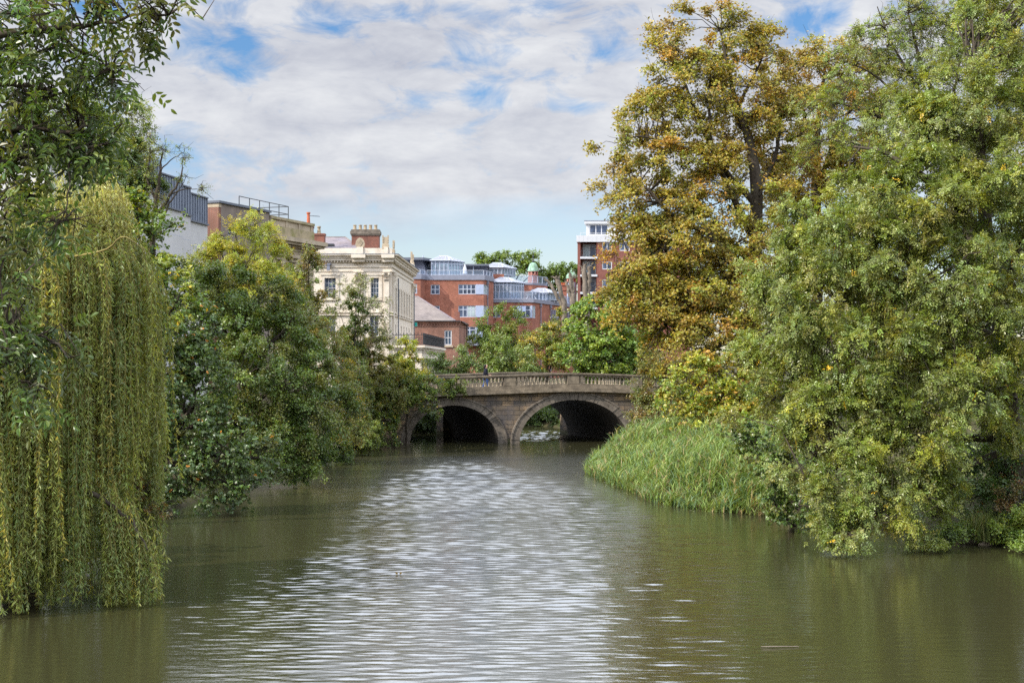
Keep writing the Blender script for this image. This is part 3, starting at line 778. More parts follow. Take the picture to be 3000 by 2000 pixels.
    # entablature block on columns
    def blk(z0, z1, d):
        v.hexa([(xR + .02, Y0 - d, z0), (xo + d, Y0 - d, z0), (xo + .019 * Lv + d, Y0 + Lv + d, z0), (xR + .3, Y0 + Lv + d, z0), (xR + .02, Y0 - d, z1), (xo + d, Y0 - d, z1), (xo + .019 * Lv + d, Y0 + Lv + d, z1), (xR + .3, Y0 + Lv + d, z1)])
    blk(vz - .22, vz, .28); blk(vz - .4, vz - .22, .12); blk(vz - 1.05, vz - .4, .0); blk(vz - 1.2, vz - 1.05, .08)
    ver = v.build('veranda', M['cream'], root)
    pm = MB(); pm.box(xR + .05, xo - 1.2, Y0 + .9, Y0 + Lv - .5, 2.4, vz - 1.2); pm.build('back_wall', M['cream'], ver)
    for k in range(8):
        for fr_, a in ((fv, .1 + k * (Lv - .9) / 7),):
            c_ = MB(); c_.fbox(fr_, a, a + .55, 2.4, vz - 1.2, -.62, -.06); c_.fbox(fr_, a - .05, a + .6, vz - 1.4, vz - 1.2, -.67, -.01); c_.build('column', M['cream_trim'], ver)
    bm_ = MB()
    for k in range(15):
        a = .4 + k * (Lv - .8) / 14; bm_.fbox(fv, a, a + .14, vz - .75, vz - .4, .004, .2)
    bm_.build('bracket', M['cream_trim'], ver)
    b = MB(); fz = Frame((xR + .1, Y0 - .15), (1, 0)); Lf = xo + .05 - xR
    fw_ = Frame((xo + .12, Y0 - .15), (.019, 1))
    for fr_, L in ((fz, Lf), (fw_, Lv)):
        b.fbox(fr_, 0, L, vz + .06, vz + .10, -.03, .03); b.fbox(fr_, 0, L, vz + .92, vz + .97, -.035, .035); b.fbox(fr_, 0, L, vz + .62, vz + .65, -.02, .02)
        nb = int(L / .16)
        for k in range(nb + 1):
            x = L * k / nb
            b.fbox(fr_, x - .012, x + .012, vz + .1, vz + .92, -.012, .012)
            if k % 2 == 0: b.fbox(fr_, x - .03, x + .03, vz + .97, vz + 1.12, -.03, .03)
            if k < nb:
                xm = x + L / nb / 2
                for z_ in (vz + .3, vz + .5): b.fbox(fr_, xm - .05, xm + .05, z_ - .02, z_ + .02, -.01, .01)
    b.build('balcony_railing', M['dark_metal'], root)
    tb = MB(); tb.fbox(fb, LB - .75, LB - .35, h(938), h(925), .2, .45); tb.build('alarm_box', M['teal'], root)
cream_building()

def old_brick_house():
    Y0 = 165.0; fa = Frame((0, Y0), (1, 0)); s = lambda px: X_(px, Y0); h = lambda py: fa.h(0, py)
    x0, x1 = s(1150), s(1345); x2 = X_(1363, Y0 + 5)
    root = thing('brick_house', 'low old red brick house with a hipped slate roof beside the cream building', 'house', ((x0 + x1) / 2, Y0 + 6, 3))
    foot = [(x0, Y0), (x1, Y0), (x2, Y0 + 5), (x2, Y0 + 14), (x0, Y0 + 14)]
    wn = [(s(1302), s(1323.5), h(1011), h(967))]
    w = MB(); shell(w, foot, 2.2, h(945), {0: [(a - x0, b - x0, c, d) for a, b, c, d in wn]}, .12); w.build('wall', M['brick_old'], root)
    for q in wn:
        ww = window(fa, q, 2, 2, root, M['white_paint'], M['glass'], .1, .12, .07)
        sl = MB(); sl.fbox(fa, q[0] - .15, q[1] + .15, q[2] - .22, q[2] - .02, .003, .12); sl.build('sill', M['buff'], ww)
    e = MB()
    for z0, z1, d in ((h(957), h(954), .06), (h(949), h(945), .12), (h(945), h(941), .22)):
        q = [(x0, Y0 - d), (x1 + d * .6, Y0 - d), (x2 + d, Y0 + 5 - d * .4), (x2 + d, Y0 + 14), (x0, Y0 + 14)]
        e.prism(q, z0, z1)
    x = x0
    while x < x1: e.box(x, x + .14, Y0 - .1, Y0 - .004, h(954), h(949)); x += .32
    e.build('eaves_course', M['brick_old'], root)
    g = MB(); g.box(x0, x1 + .2, Y0 - .38, Y0 - .22, h(941.5), h(939)); g.build('gutter', M['dark_metal'], root)
    r = MB(); ze = h(940); zr = Z_(869, Y0 + 7); rx = X_(1224, Y0 + 7)
    A, B, C_, D_, E_ = (x0, Y0 - .3, ze), (X_(1335, Y0), Y0 - .3, ze), (X_(1338, Y0 + 5), Y0 + 5, ze), (X_(1338, Y0 + 5), Y0 + 14, ze), (x0, Y0 + 14, ze)
    R1, R2 = (x0, Y0 + 7, zr), (rx, Y0 + 7, zr)
    r.poly([A, B, R2, R1]); r.poly([B, C_, R2]); r.poly([C_, D_, R2]); r.poly([D_, E_, R1, R2]); r.poly([E_, A, R1]); r.poly([A, E_, D_, C_, B])
    r.build('roof', M['slate_old'], root)
    rd = MB(); rd.tube([R1, R2], .1, 6); rd.tube([R2, B], .09, 6); rd.build('roof_ridge', M['slate'], root)
    fr_ = MB(); fr_.prism([(B[0] + .05, Y0 + .1), (x1, Y0 + .1), (x2, Y0 + 5.2), (x2, Y0 + 13.9), (B[0] + .05, Y0 + 13.9)], h(941), h(939)); fr_.build('flat_roof', M['lead'], root)
    c = MB(); c.box(X_(1332, Y0 + 3), X_(1347, Y0 + 3), Y0 + 2.5, Y0 + 3.4, ze - .3, Z_(914, Y0 + 3)); c.build('chimney', M['brick_chim'], root)
    fb = Frame.edge(foot[1], foot[2]); d = MB(); d.tube([fb.pt(.25, h(941), .25), fb.pt(4.6, h(948), .25)], .07, 6); d.tube([fb.pt(4.6, h(948), .25), fb.pt(4.6, 2.3, .25)], .07, 6); d.build('drainpipe', M['dark_metal'], root)
old_brick_house()

def railing(path, z0, hh, parent, every=1.5, glass=True, mat='grey_light'):
    m = MB(); g = MB()
    for a, b in zip(path[:-1], path[1:]):
        fr = Frame.edge(a, b); L = math.hypot(b[0] - a[0], b[1] - a[1]); n = max(1, round(L / every))
        m.fbox(fr, 0, L, z0 + hh - .06, z0 + hh, -.035, .035); m.fbox(fr, 0, L, z0 + .06, z0 + .11, -.02, .02)
        for k in range(n + 1):
            x = min(max(L * k / n, .03), L - .03); m.fbox(fr, x - .03, x + .03, z0, z0 + hh - .06, -.03, .03)
        for k in range(n): g.fbox(fr, L * k / n + .06, L * (k + 1) / n - .06, z0 + .13, z0 + hh - .1, -.008, .008)
    o = m.build('terrace_railing', M[mat], parent)
    if glass: g.build('glass_panel', M['rail_glass'], o)
    return o

def conservatory(parent, Y, pxa, pxb, pxc, y_pk, y_ev, y_bt, dep=4.2):
    xa, xb, xc = X_(pxa, Y), X_(pxb, Y), X_(pxc, Y + dep * .62)
    z0, z1, z2 = Z_(y_bt, Y), Z_(y_ev, Y), Z_(y_pk, Y + 1.5)
    foot = [(xa, Y), (xb, Y), (xc, Y + dep * .62), (xc, Y + dep), (xa, Y + dep)]
    m = MB(); g = MB()
    for i in range(5):
        a, b = foot[i], foot[(i + 1) % 5]; fr = Frame.edge(a, b); L = math.hypot(b[0] - a[0], b[1] - a[1])
        n = max(2, round(L / (.62 if i < 2 else .9)))
        for k in range(n + 1):
            x = L * k / n; m.fbox(fr, max(0, x - .055), min(L, x + .055), z0, z1, -.07, .05)
        for z in (z0, z0 + (z1 - z0) * .8, z1 - .1): m.fbox(fr, .06, L - .06, z, z + .1, -.055, .04)
        g.quad(fr.pt(.05, z0 + .1, -.02), fr.pt(L - .05, z0 + .1, -.02), fr.pt(L - .05, z1 - .1, -.02), fr.pt(.05, z1 - .1, -.02))
    c = m.build('conservatory', M['grey_light'], parent)
    g.build('glazing', M['clear'], c)
    ov = .25; cx = sum(p[0] for p in foot) / 5; cy_ = sum(p[1] for p in foot) / 5
    ev = [(p[0] + (.25 if p[0] > cx else -.25), p[1] + (.25 if p[1] > cy_ else -.25), z1) for p in foot]
    r = MB(); ra, rb = ((xa + xb) / 2 - .1 * (xb - xa), Y + dep * .5, z2), ((xa + xb) / 2 + .25 * (xc - xa), Y + dep * .5, z2)
    r.poly([ev[0], ev[1], rb, ra]); r.poly([ev[1], ev[2], rb]); r.poly([ev[2], ev[3], rb]); r.poly([ev[3], ev[4], ra, rb]); r.poly([ev[4], ev[0], ra]); r.poly(list(reversed(ev)))
    ro = r.build('conservatory_roof', M['roof_glass'], c)
    b = MB()
    for p in ev: b.tube([p, rb if p[0] > cx else ra], .05, 4)
    for t in (.25, .5, .75):
        e = tuple(ev[0][i] + (ev[1][i] - ev[0][i]) * t for i in range(3)); q = tuple(ra[i] + (rb[i] - ra[i]) * t for i in range(3)); b.tube([e, q], .03, 4)
        e = tuple(ev[1][i] + (ev[2][i] - ev[1][i]) * t for i in range(3)); b.tube([e, rb], .03, 4)
    b.tube([ra, rb], .1, 5)
    for i in range(5): b.tube([ev[i], ev[(i + 1) % 5]], .06, 4)
    b.build('roof_bar', M['grey_light'], c)
    # furnished dim room inside
    k = MB(); k.box(xa + .3, xb - .2, Y + dep - .8, Y + dep - .2, z0, z0 + 1.7); k.box(xa + .4, xb - .3, Y + 1.2, Y + 2.2, z0 + .4, z0 + .75); k.build('furniture', M['grey_metal'], c)

def brick_flats():
    root = thing('apartment_block', 'orange brick apartment block with grey window frames and glazed rooftop conservatories', 'apartment block', (-3, 212, 3))
    Ya = 195.0
    X = X_
    main = [(X(1140, 193), 193.0), (X(1232, 193), 193.0), (X(1246, 195), 195.0), (X(1417, 195), 195.0), (X(1445, 199.5), 199.5), (X(1445, 199.5), 226.0), (X(1140, 193), 226.0)]
    zb = Z_(820, 195); zf = Z_(806, 195)
    f0 = Frame.edge(main[0], main[1]); f2 = Frame.edge(main[2], main[3]); f3 = Frame.edge(main[3], main[4]); f1 = Frame.edge(main[1], main[2])
    h = lambda py: Z_(py, 195)
    def fl(fr, a, b, y0, y1): return (fr.s(a), fr.s(b), h(y1), h(y0))
    W0 = [fl(f0, 1205, 1222, 834, 862), fl(f0, 1200, 1222, 896, 926)]
    W2 = [fl(f2, 1262, 1288, 834, 862), fl(f2, 1343, 1394, 833, 862), fl(f2, 1262, 1288, 896, 926), fl(f2, 1343, 1394, 895, 929), fl(f2, 1343, 1394, 957, 996), fl(f2, 1362, 1374, 1030, 1044)]
    P2 = [(fl(f2, 1394, 1417, 833, 862), 0), (fl(f2, 1394, 1417, 895, 929), 0), (fl(f2, 1394, 1417, 957, 996), 0)]
    L3 = math.hypot(main[4][0] - main[3][0], main[4][1] - main[3][1])
    W3 = [(.05, L3 * .55, h(b), h(a)) for a, b in ((833, 862), (895, 929), (957, 996))]
    w = MB(); shell(w, main, 2.0, zb, {0: W0, 2: W2, 3: W3}, .12, top=False); w.build('wall', M['brick_red'], root)
    def win(fr, q, c, r, tr=None, gm='glass_blue'): return window(fr, q, c, r, root, M['grey_light'], M[gm], .1, .1, .11, .08, tr)
    for q in W0: win(f0, q, 2, 2)
    win(f2, W2[0], 2, 2, [.52]); win(f2, W2[1], 4, 2, [.52]); win(f2, W2[2], 2, 2, [.7]); win(f2, W2[3], 4, 2, [.68]); win(f2, W2[4], 3, 2, [.8]); win(f2, W2[5], 1, 1)
    for q in W3: win(f3, q, 2, 2, [.6], 'glass_pale')
    pm = MB()
    for q, _ in P2: pm.fbox(f2, *q, .004, .06)
    pm.build('corner_panel', M['panel_blue'], root)
    wb = MB(); q = W2[3]; wb.fbox(f2, q[0] + (q[1] - q[0]) * .53, q[1] - .14, q[2] + .14, q[2] + (q[3] - q[2]) * .9, -.098, -.092); wb.build('window_blind', M['glass_pale'], root)
    fm = MB(); fm.prism([(x + (0.12 if i in (1, 2, 3, 4) else 0), y - (.12 if i < 5 else 0)) for i, (x, y) in enumerate(main)], zb, zf); fm.build('fascia', M['grey_metal'], root)
    # small balcony low on the corner
    bz = h(996); bl = MB(); bl.fbox(f2, f2.s(1352), f2.s(1417), bz - .75, bz - .1, .01, .9); bl.build('balcony_slab', M['grey_metal'], root)
    pth = [f2.pt(f2.s(1353), 0, .85)[:2], f2.pt(f2.s(1416), 0, .85)[:2]]
    railing(pth, bz - .1, 1.0, root)
    # lower wing stepping to the right, its flank turned to the river
    wing = [(X(1430, 201), 201.0), (X(1560, 201), 201.0), (X(1682, 220), 220.0), (X(1682, 220) + .6, 240.0), (X(1430, 201), 240.0)]
    zwb, zwf = Z_(886, 201), Z_(876, 201); g1 = Frame.edge(wing[0], wing[1]); g2 = Frame.edge(wing[1], wing[2]); hw = lambda py: Z_(py, 201)
    V1 = [(g1.s(1438), g1.s(1466), hw(930), hw(895)), (g1.s(1502), g1.s(1554), hw(931), hw(895))]
    L2 = math.hypot(wing[2][0] - wing[1][0], wing[2][1] - wing[1][1])
    V2 = [(.05, 1.4, hw(931), hw(895))] + [(a, b, hw(956), hw(900)) for a, b in ((g2.s(1615), g2.s(1640)), (g2.s(1655), g2.s(1672)))]
    w = MB(); shell(w, wing, 2.0, zwb, {0: V1, 1: V2}, .12, top=False); w.build('wing_wall', M['brick_red'], root)
    win(g1, V1[0], 2, 2, [.66]); win(g1, V1[1], 4, 2, [.66]); win(g2, V2[0], 2, 2, [.6], 'glass_pale'); win(g2, V2[1], 4, 3, [.28, .62]); win(g2, V2[2], 3, 3, [.28, .62])
    oc = MB()
    for k in (1, 2):
        a, b, c, d = V1[1]; x0 = a + (b - a) * k / 4 + .05; x1 = a + (b - a) * (k + 1) / 4 - .05; z = d - .08
        oc.hexa([g1.pt(x0, z - .75, .42), g1.pt(x1, z - .75, .42), g1.pt(x1, z - .75, .36), g1.pt(x0, z - .75, .36), g1.pt(x0, z, .0), g1.pt(x1, z, .0), g1.pt(x1, z, -.06), g1.pt(x0, z, -.06)])
    oc.build('open_casement', M['panel_blue'], root)
    pm = MB(); pm.fbox(g1, g1.s(1554), g1.s(1560) - .02, hw(931), hw(895), .004, .05); pm.build('corner_panel', M['panel_blue'], root)
    fm = MB(); fm.prism([(x + (.14 if i in (1, 2, 3) else 0), y - (.14 if i < 2 else 0)) for i, (x, y) in enumerate(wing)], zwb, zwf); fm.build('fascia', M['grey_metal'], root)
    for fr, px, zt in ((f3, 1426, zb), (g2, 1582, zwb), (g2, 1611, zwb)):
        dp = MB(); a = fr.s(px); dp.tube([fr.pt(a, 2.5, .15), fr.pt(a, zt, .15)], .075, 6); dp.fbox(fr, a - .16, a + .16, zt - .5, zt - .15, .02, .3)
        dp.build('drainpipe', M['grey_metal'], root)
    # set-back upper part
    up = [(X(1440, 212), 212.0), (X(1560, 212), 212.0), (X(1604, 216), 216.0), (X(1604, 216), 236.0), (X(1440, 212), 236.0)]
    zu, zv = Z_(834, 212), Z_(828, 212)
    w = MB(); shell(w, up, zwf - .05, zu, {}, .1, top=False); w.build('upper_wall', M['brick_red'], root)
    fm = MB(); fm.prism([(x, y - (.1 if i < 2 else 0)) for i, (x, y) in enumerate(up)], zu, zv); fm.build('fascia', M['grey_metal'], root)
    bx = MB(); bx.box(X(1444, 207), X(1476, 207), 207, 214, zf, Z_(803, 207)); bx.build('stair_wall', M['brick_red'], root)
    # roof pavilions of grey metal with oversailing flat roofs
    pv = MB(); ya = 199.5; za, zt = zf, Z_(764, ya)
    pv.hexa([(X(1195, ya), ya, za), (X(1253, ya), ya, za), (X(1262, ya), ya + 5, za), (X(1195, ya), ya + 8, za), (X(1195, ya), ya + .6, zt), (X(1238, ya), ya + .6, zt), (X(1262, ya), ya + 5, zt), (X(1195, ya), ya + 8, zt)])
    pv.build('roof_pavilion', M['grey_metal'], root); pv = MB(); pv.box(X(1355, 207), X(1428, 207), 207, 213, zf, Z_(778, 207)); pv.build('roof_pavilion', M['grey_metal'], root)
    fr_ = MB(); fr_.prism([(X(1160, 198), 198.0), (X(1240, 198), 198.0), (X(1269, 200), 201.0), (X(1269, 200), 209.0), (X(1160, 198), 209.0)], Z_(761, 198), Z_(754, 198)); fr_.box(X(1345, 205), X(1432, 205), 204.5, 214, Z_(779, 205), Z_(774, 205)); fr_.build('flat_roof', M['lead'], root)
    vp = MB(); vp.tube([(X(1237, 200), 202, Z_(758, 200)), (X(1237, 200), 202, Z_(745, 200))], .09, 6); vp.tube([(X(1387, 205), 205, zf), (X(1387, 205), 205, Z_(779, 205))], .07, 6); vp.build('roof_pipe', M['grey_light'], root)
    conservatory(root, 199.0, 1264, 1313, 1355, 750, 763, 812)
    conservatory(root, 210.0, 1424, 1470, 1509, 770, 783, 806)
    conservatory(root, 204.0, 1440, 1497, 1534, 813, 826, 876)
    conservatory(root, 208.0, 1552, 1604, 1640, 845, 857, 878)
    railing([(X(1250, 195), 195.15), (X(1417, 195), 195.15), (X(1444, 199.5), 199.6)], zf, Z_(791, 195) - zf, root)
    railing([(X(1195, 193), 193.15), (X(1231, 193), 193.15), (X(1245, 195), 195.1)], zf, Z_(791, 195) - zf, root)
    railing([(X(1428, 201), 201.15), (X(1560, 201), 201.15), (X(1681, 220), 220.1)], zwf, Z_(853, 201) - zwf, root)
    railing([(X(1476, 212), 212.15), (X(1560, 212), 212.15), (X(1603, 216), 216.1)], zv, Z_(807, 212) - zv, root)
    tr = MB(); fr = Frame.edge((X(1534, 205.5), 205.5), (X(1668, 221), 222.0)); L = fr.s(1660); z0 = zwf
    n = 12
    for k in range(n):
        a, b = L * k / n, L * (k + 1) / n; zz = z0 + 1.15 + .25 * math.sin(math.pi * ((k % 3) + .5) / 3)
        tr.fbox(fr, a, a + .06, z0, zz, -.03, .03)
        for j in range(8): tr.fbox(fr, a + .06, b, z0 + j * .15, z0 + j * .15 + .10, -.012, .012)
        tr.fbox(fr, a + .06, b, zz - .16, zz - .06, -.02, .02)
    tr.build('trellis_screen', M['trellis'], root)
brick_flats()

def parasol():
    o = thing('folded_parasol', 'folded white parasol standing on the upper roof terrace of the brick flats', 'parasol', (X_(1362, 197), 197.0, Z_(806, 195)))
    p = ORG[o.name]; m = MB(); m.lathe(p, [(.02, 0), (.03, .25), (.34, .3), (.26, .9), (.14, 1.35), (.04, 1.6), (.01, 1.65)], 10); m.build('canopy', M['white_paint'], o)
    b = MB(); b.lathe(p, [(.3, .01), (.3, .07), (.05, .1), (.03, .24)], 10); b.build('base', M['grey_metal'], o)
parasol()
def patio_table():
    x, y, z = X_(1556, 202.5), 202.6, Z_(876, 201)
    o = thing('patio_table', 'white patio table behind the lower terrace railing of the brick flats', 'table', (x, y, z))
    m = MB(); m.box(x - .75, x + .75, y - .4, y + .4, z + .70, z + .76); m.build('table_top', M['white_paint'], o)
    for a in (-1, 1):
        for b in (-1, 1):
            l = MB(); l.tube([(x + a * .72, y + b * .38, z), (x + a * .35, y + b * .2, z + .7)], .045, 6); l.build('leg', M['white_paint'], o)
    c = MB(); c.box(X_(1436, 202), X_(1436, 202) + .12, 201.9, 202.5, z, z + .1)
patio_table()
def chair():
    x, y, z = X_(1431, 202), 202.0, Z_(876, 201)
    o = thing('folding_chair', 'white folding chair leaning at the left end of the lower terrace of the brick flats', 'chair', (x, y, z))
    s_ = MB(); s_.hexa([(x - .25, y - .2, z + .42), (x + .25, y - .2, z + .46), (x + .25, y + .25, z + .46), (x - .25, y + .25, z + .42), (x - .25, y - .2, z + .46), (x + .25, y - .2, z + .5), (x + .25, y + .25, z + .5), (x - .25, y + .25, z + .46)]); s_.build('seat', M['white_paint'], o)
    b = MB(); b.hexa([(x - .27, y - .2, z + .46), (x - .22, y - .2, z + .46), (x - .22, y + .25, z + .46), (x - .27, y + .25, z + .46), (x - .42, y - .2, z + 1.1), (x - .37, y - .2, z + 1.1), (x - .37, y + .25, z + 1.1), (x - .42, y + .25, z + 1.1)]); b.build('backrest', M['white_paint'], o)
    for q in (-.18, .23):
        l = MB(); l.tube([(x - .3, y + q, z + .5), (x + .35, y + q, z)], .025, 5); l.build('leg', M['white_paint'], o)
        l = MB(); l.tube([(x + .2, y + q, z + .45), (x - .3, y + q, z)], .025, 5); l.build('leg', M['white_paint'], o)
chair()

def turret(px, Y, y_spire, y_dome0, y_dome1, y_drum, y_base, half_px, label, tall):
    x = X_(px, Y); o = thing('roof_turret', label, 'turret', (x, Y, 3), 'copper domed turrets above the flats')
    r = half_px / F * Y; z = lambda py: Z_(py, Y)
    d = MB(); prof = []
    H = z(y_dome0) - z(y_dome1)
    for k in range(9):
        t = k / 8; prof.append((max(.05, r * 1.08 * (math.cos(t * 1.35) if not tall else (1 - t) ** .55 * .9 + .1 * (1 - t))), H * math.sin(t * 1.45) / math.sin(1.45)))
    d.lathe((x, Y, z(y_dome1)), [(r * 1.12, -.12), (r * 1.12, 0)] + prof, 16)
    dm = d.build('copper_dome', M['copper'], o)
    rb = MB()
    for k in range(8):
        a = 2 * math.pi * k / 8 + .2; rb.tube([(x + (q[0] + .02) * math.cos(a), Y + (q[0] + .02) * math.sin(a), z(y_dome1) + q[1]) for q in prof], .04, 4)
    rb.build('dome_rib', M['copper'], dm)
    s = MB(); hs = z(y_spire) - z(y_dome0)
    s.lathe((x, Y, z(y_dome0) - .1), [(.16, 0), (.12, .2), (.28, .3), (.1, .45), (.07, hs * .5), (.16, hs * .55), (.05, hs * .62), (.03, hs * .8), (.14, hs * .82), (.02, hs * .86), (.01, hs)], 8); s.build('finial', M['copper'] if not tall else M['dark_metal'], o)
    # arcaded drum: real openings
    n = 8; zt, zb_ = z(y_dome1) - .12, z(y_drum)
    foot = [(x + r * math.cos(2 * math.pi * (k + .5) / n), Y + r * math.sin(2 * math.pi * (k + .5) / n)) for k in range(n)]
    L = 2 * r * math.sin(math.pi / n); hh = zt - zb_
    holes = {i: [(L * .25, L * .75, zb_ + hh * .52, zb_ + hh * .86), (L * .14, L * .44, zb_ + hh * .1, zb_ + hh * .38), (L * .56, L * .86, zb_ + hh * .1, zb_ + hh * .38)] if tall else [(L * .32, L * .68, zb_ + hh * .2, zb_ + hh * .75)] for i in range(n)}
    w = MB(); shell(w, foot, zb_, zt, holes, .16); w.build('drum', M['pink_brick'], o)
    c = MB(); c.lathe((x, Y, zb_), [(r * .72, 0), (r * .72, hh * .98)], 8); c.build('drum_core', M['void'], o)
    t = MB(); t.lathe((x, Y, 3), [(r * 1.05, 0), (r * 1.05, zb_ - 3.0)], 8); t.build('tower_shaft', M['pink_brick'] if tall else M['panel_blue'], o)
turret(1562, 236, 732, 769, 793, 812, 830, 15, 'pink brick roof turret under a tall spired copper dome', True)
turret(1674, 240, 780, 799, 814, 827, 865, 14.5, 'round green copper dome on a small turret beside the apartment block on the right', False)
def chimney_stack():
    Y = 236.0; x0, x1 = X_(1640, Y), X_(1663, Y)
    o = thing('chimney_stack', 'stout orange brick chimney stack with a row of pots beside the round green dome', 'chimney', ((x0 + x1) / 2, Y + .8, 3))
    m = MB(); m.box(x0 + .12, x1 - .12, Y, Y + 1.3, 3, Z_(850, Y)); m.build('shaft', M['brick_red'], o)
    c = MB(); c.box(x0, x1, Y - .12, Y + 1.42, Z_(850, Y), Z_(836, Y)); c.box(x0 - .1, x1 + .1, Y - .22, Y + 1.52, Z_(836, Y), Z_(834.5, Y)); c.build('cap', M['brick_red'], o)
    for k in range(5):
        p = MB(); p.lathe((x0 + (x1 - x0) * (k + .5) / 5, Y + .6, Z_(834.5, Y)), [(.11, 0), (.1, .35), (.13, .36), (.13, .42), (.07, .42), (.07, .1)], 8); p.build('chimney_pot', M['pot_red'], o)
chimney_stack()

def tower_flats():
    Y = 229.0; fa = Frame((0, Y), (1, 0)); s = lambda px: X_(px, Y); h = lambda py: Z_(py, Y)
    root = thing('tower_block', 'dark brick apartment block with white slab edges and recessed balconies behind the orange tree', 'apartment block', (s(1800), Y + 8, 3))
    x0, x1 = s(1692), s(2020); zr = h(709)
    rec = (s(1700.5), s(1748), 3.0, zr)
    wn = [(s(a), s(b), h(c), h(d)) for a, b in ((1764, 1793), (1815, 1845), (1880, 1910), (1940, 1970)) for c, d in ((735, 711), (789, 766), (842, 818), (896, 872))]
    w = MB(); foot = [(x0, Y), (x1, Y), (x1, Y + 16), (x0 + 1.6, Y + 16)]
    shell(w, foot, 2.5, zr, {0: [(a - x0, b - x0, c, d) for a, b, c, d in wn] + [(rec[0] - x0, rec[1] - x0, rec[2], rec[3])]}, .12); w.build('wall', M['brick_dark'], root)
    for q in wn: window(fa, q, 2, 1, root, M['white_paint'], M['glass_blue'], .08, .14, .12)
    # balconies recessed behind the front
    r = MB(); r.quad((rec[0], Y + .12, 2.6), (rec[0], Y + 1.8, 2.6), (rec[0], Y + 1.8, zr), (rec[0], Y + .12, zr)); r.quad((rec[1], Y + 1.8, 2.6), (rec[1], Y + .12, 2.6), (rec[1], Y + .12, zr), (rec[1], Y + 1.8, zr)); r.quad((rec[0], Y + 1.8, 2.6), (rec[1], Y + 1.8, 2.6), (rec[1], Y + 1.8, zr), (rec[0], Y + 1.8, zr)); r.build('recess_wall', M['brick_dark'], root)
    fr = Frame((0, Y + 1.76), (1, 0))
    for k, (yt, yb) in enumerate(((709, 752), (758, 804), (809, 855), (860, 900))):
        sl = MB(); sl.box(s(1699.5), s(1750), Y - .12, Y + 1.74, h(yb + 6), h(yb)); sl.build('balcony_slab', M['white_paint'], root)
        q = (s(1709), s(1747), h(yb) + .05, h(yt) - .25)
        d = MB()
        for a, b in ((q[0], q[0] + .1), (q[0] + (q[1] - q[0]) * .5, q[0] + (q[1] - q[0]) * .5 + .14), (q[1] - .12, q[1])): d.fbox(fr, a, b, q[2], q[3], .0, .09)
        d.fbox(fr, q[0] + .1, q[1] - .12, q[3] - .1, q[3], .0, .08); d.fbox(fr, q[0] + .1, q[1] - .12, q[2] + (q[3] - q[2]) * .78, q[2] + (q[3] - q[2]) * .82, .0, .07)
        do = d.build('balcony_door', M['white_paint'], root)
        g = MB(); g.fbox(fr, q[0] + .1, q[0] + (q[1] - q[0]) * .5, q[2], q[3] - .1, .01, .03); g.build('curtained_pane', M['glass_pale'], do)
        g = MB(); g.fbox(fr, q[0] + (q[1] - q[0]) * .5 + .14, q[1] - .12, q[2], q[3] - .1, .01, .03); g.build('pane', M['glass_blue'], do)
        rl = MB(); f2 = Frame((0, Y - .02), (1, 0)); rl.fbox(f2, s(1701), s(1748), h(yb) + 1.0, h(yb) + 1.05, -.02, .02)
        x = s(1701)
        while x < s(1748): rl.fbox(f2, x, x + .025, h(yb), h(yb) + 1.0, -.012, .012); x += .13
        rl.build('balcony_railing', M['dark_metal'], root)
    b = MB(); b.prism([(s(1688.5), Y - .25), (x1 + .1, Y - .25), (x1 + .1, Y + 16.2), (s(1688.5) + 1.6, Y + 16.2)], zr, h(690)); 
    x = s(1688.5) + .4
    while x < x1: b.box(x, x + .03, Y - .262, Y - .25, zr + .05, h(690) - .05); x += .7
    b.build('fascia_band', M['white_paint'], root)
    Yp = Y + 1.6; p0 = X_(1717, Yp); hp = lambda py: Z_(py, Yp)
    pw = [(X_(1727, Yp), X_(1781, Yp), hp(688), hp(658))]
    m = MB(); f3 = Frame((0, Yp), (1, 0)); shell(m, [(p0, Yp), (x1 - 2, Yp), (x1 - 2, Yp + 12), (p0 + 1.5, Yp + 12)], h(690), hp(656), {0: [(a - p0, b_ - p0, c, d) for a, b_, c, d in pw]}, .1); m.build('penthouse_wall', M['white_paint'], root)
    for q in pw: window(f3, q, 3, 1, root, M['white_paint'], M['glass_blue'], .08, .12, .14)
    rf = MB(); rf.prism([(p0 - .3, Yp - .35), (x1 - 1.8, Yp - .35), (x1 - 1.8, Yp + 12.2), (p0 + 1.2, Yp + 12.2)], hp(656), hp(648)); rf.build('roof', M['white_paint'], root)
    cp = MB(); cp.prism([(p0 - .35, Yp - .4), (x1 - 1.7, Yp - .4), (x1 - 1.7, Yp + 12.3), (p0 + 1.2, Yp + 12.3)], hp(648), hp(646.5)); cp.build('roof_edge', M['grey_metal'], root)
    rl = MB(); f4 = Frame((0, Y), (1, 0)); rl.fbox(f4, s(1700), s(1900), h(690) + .42, h(690) + .47, -.02, .02)
    for k in range(9): x = s(1700 + 25 * k); rl.fbox(f4, x, x + .05, h(690), h(690) + .42, -.02, .02)
    rl.build('roof_railing', M['white_paint'], root)
tower_flats()

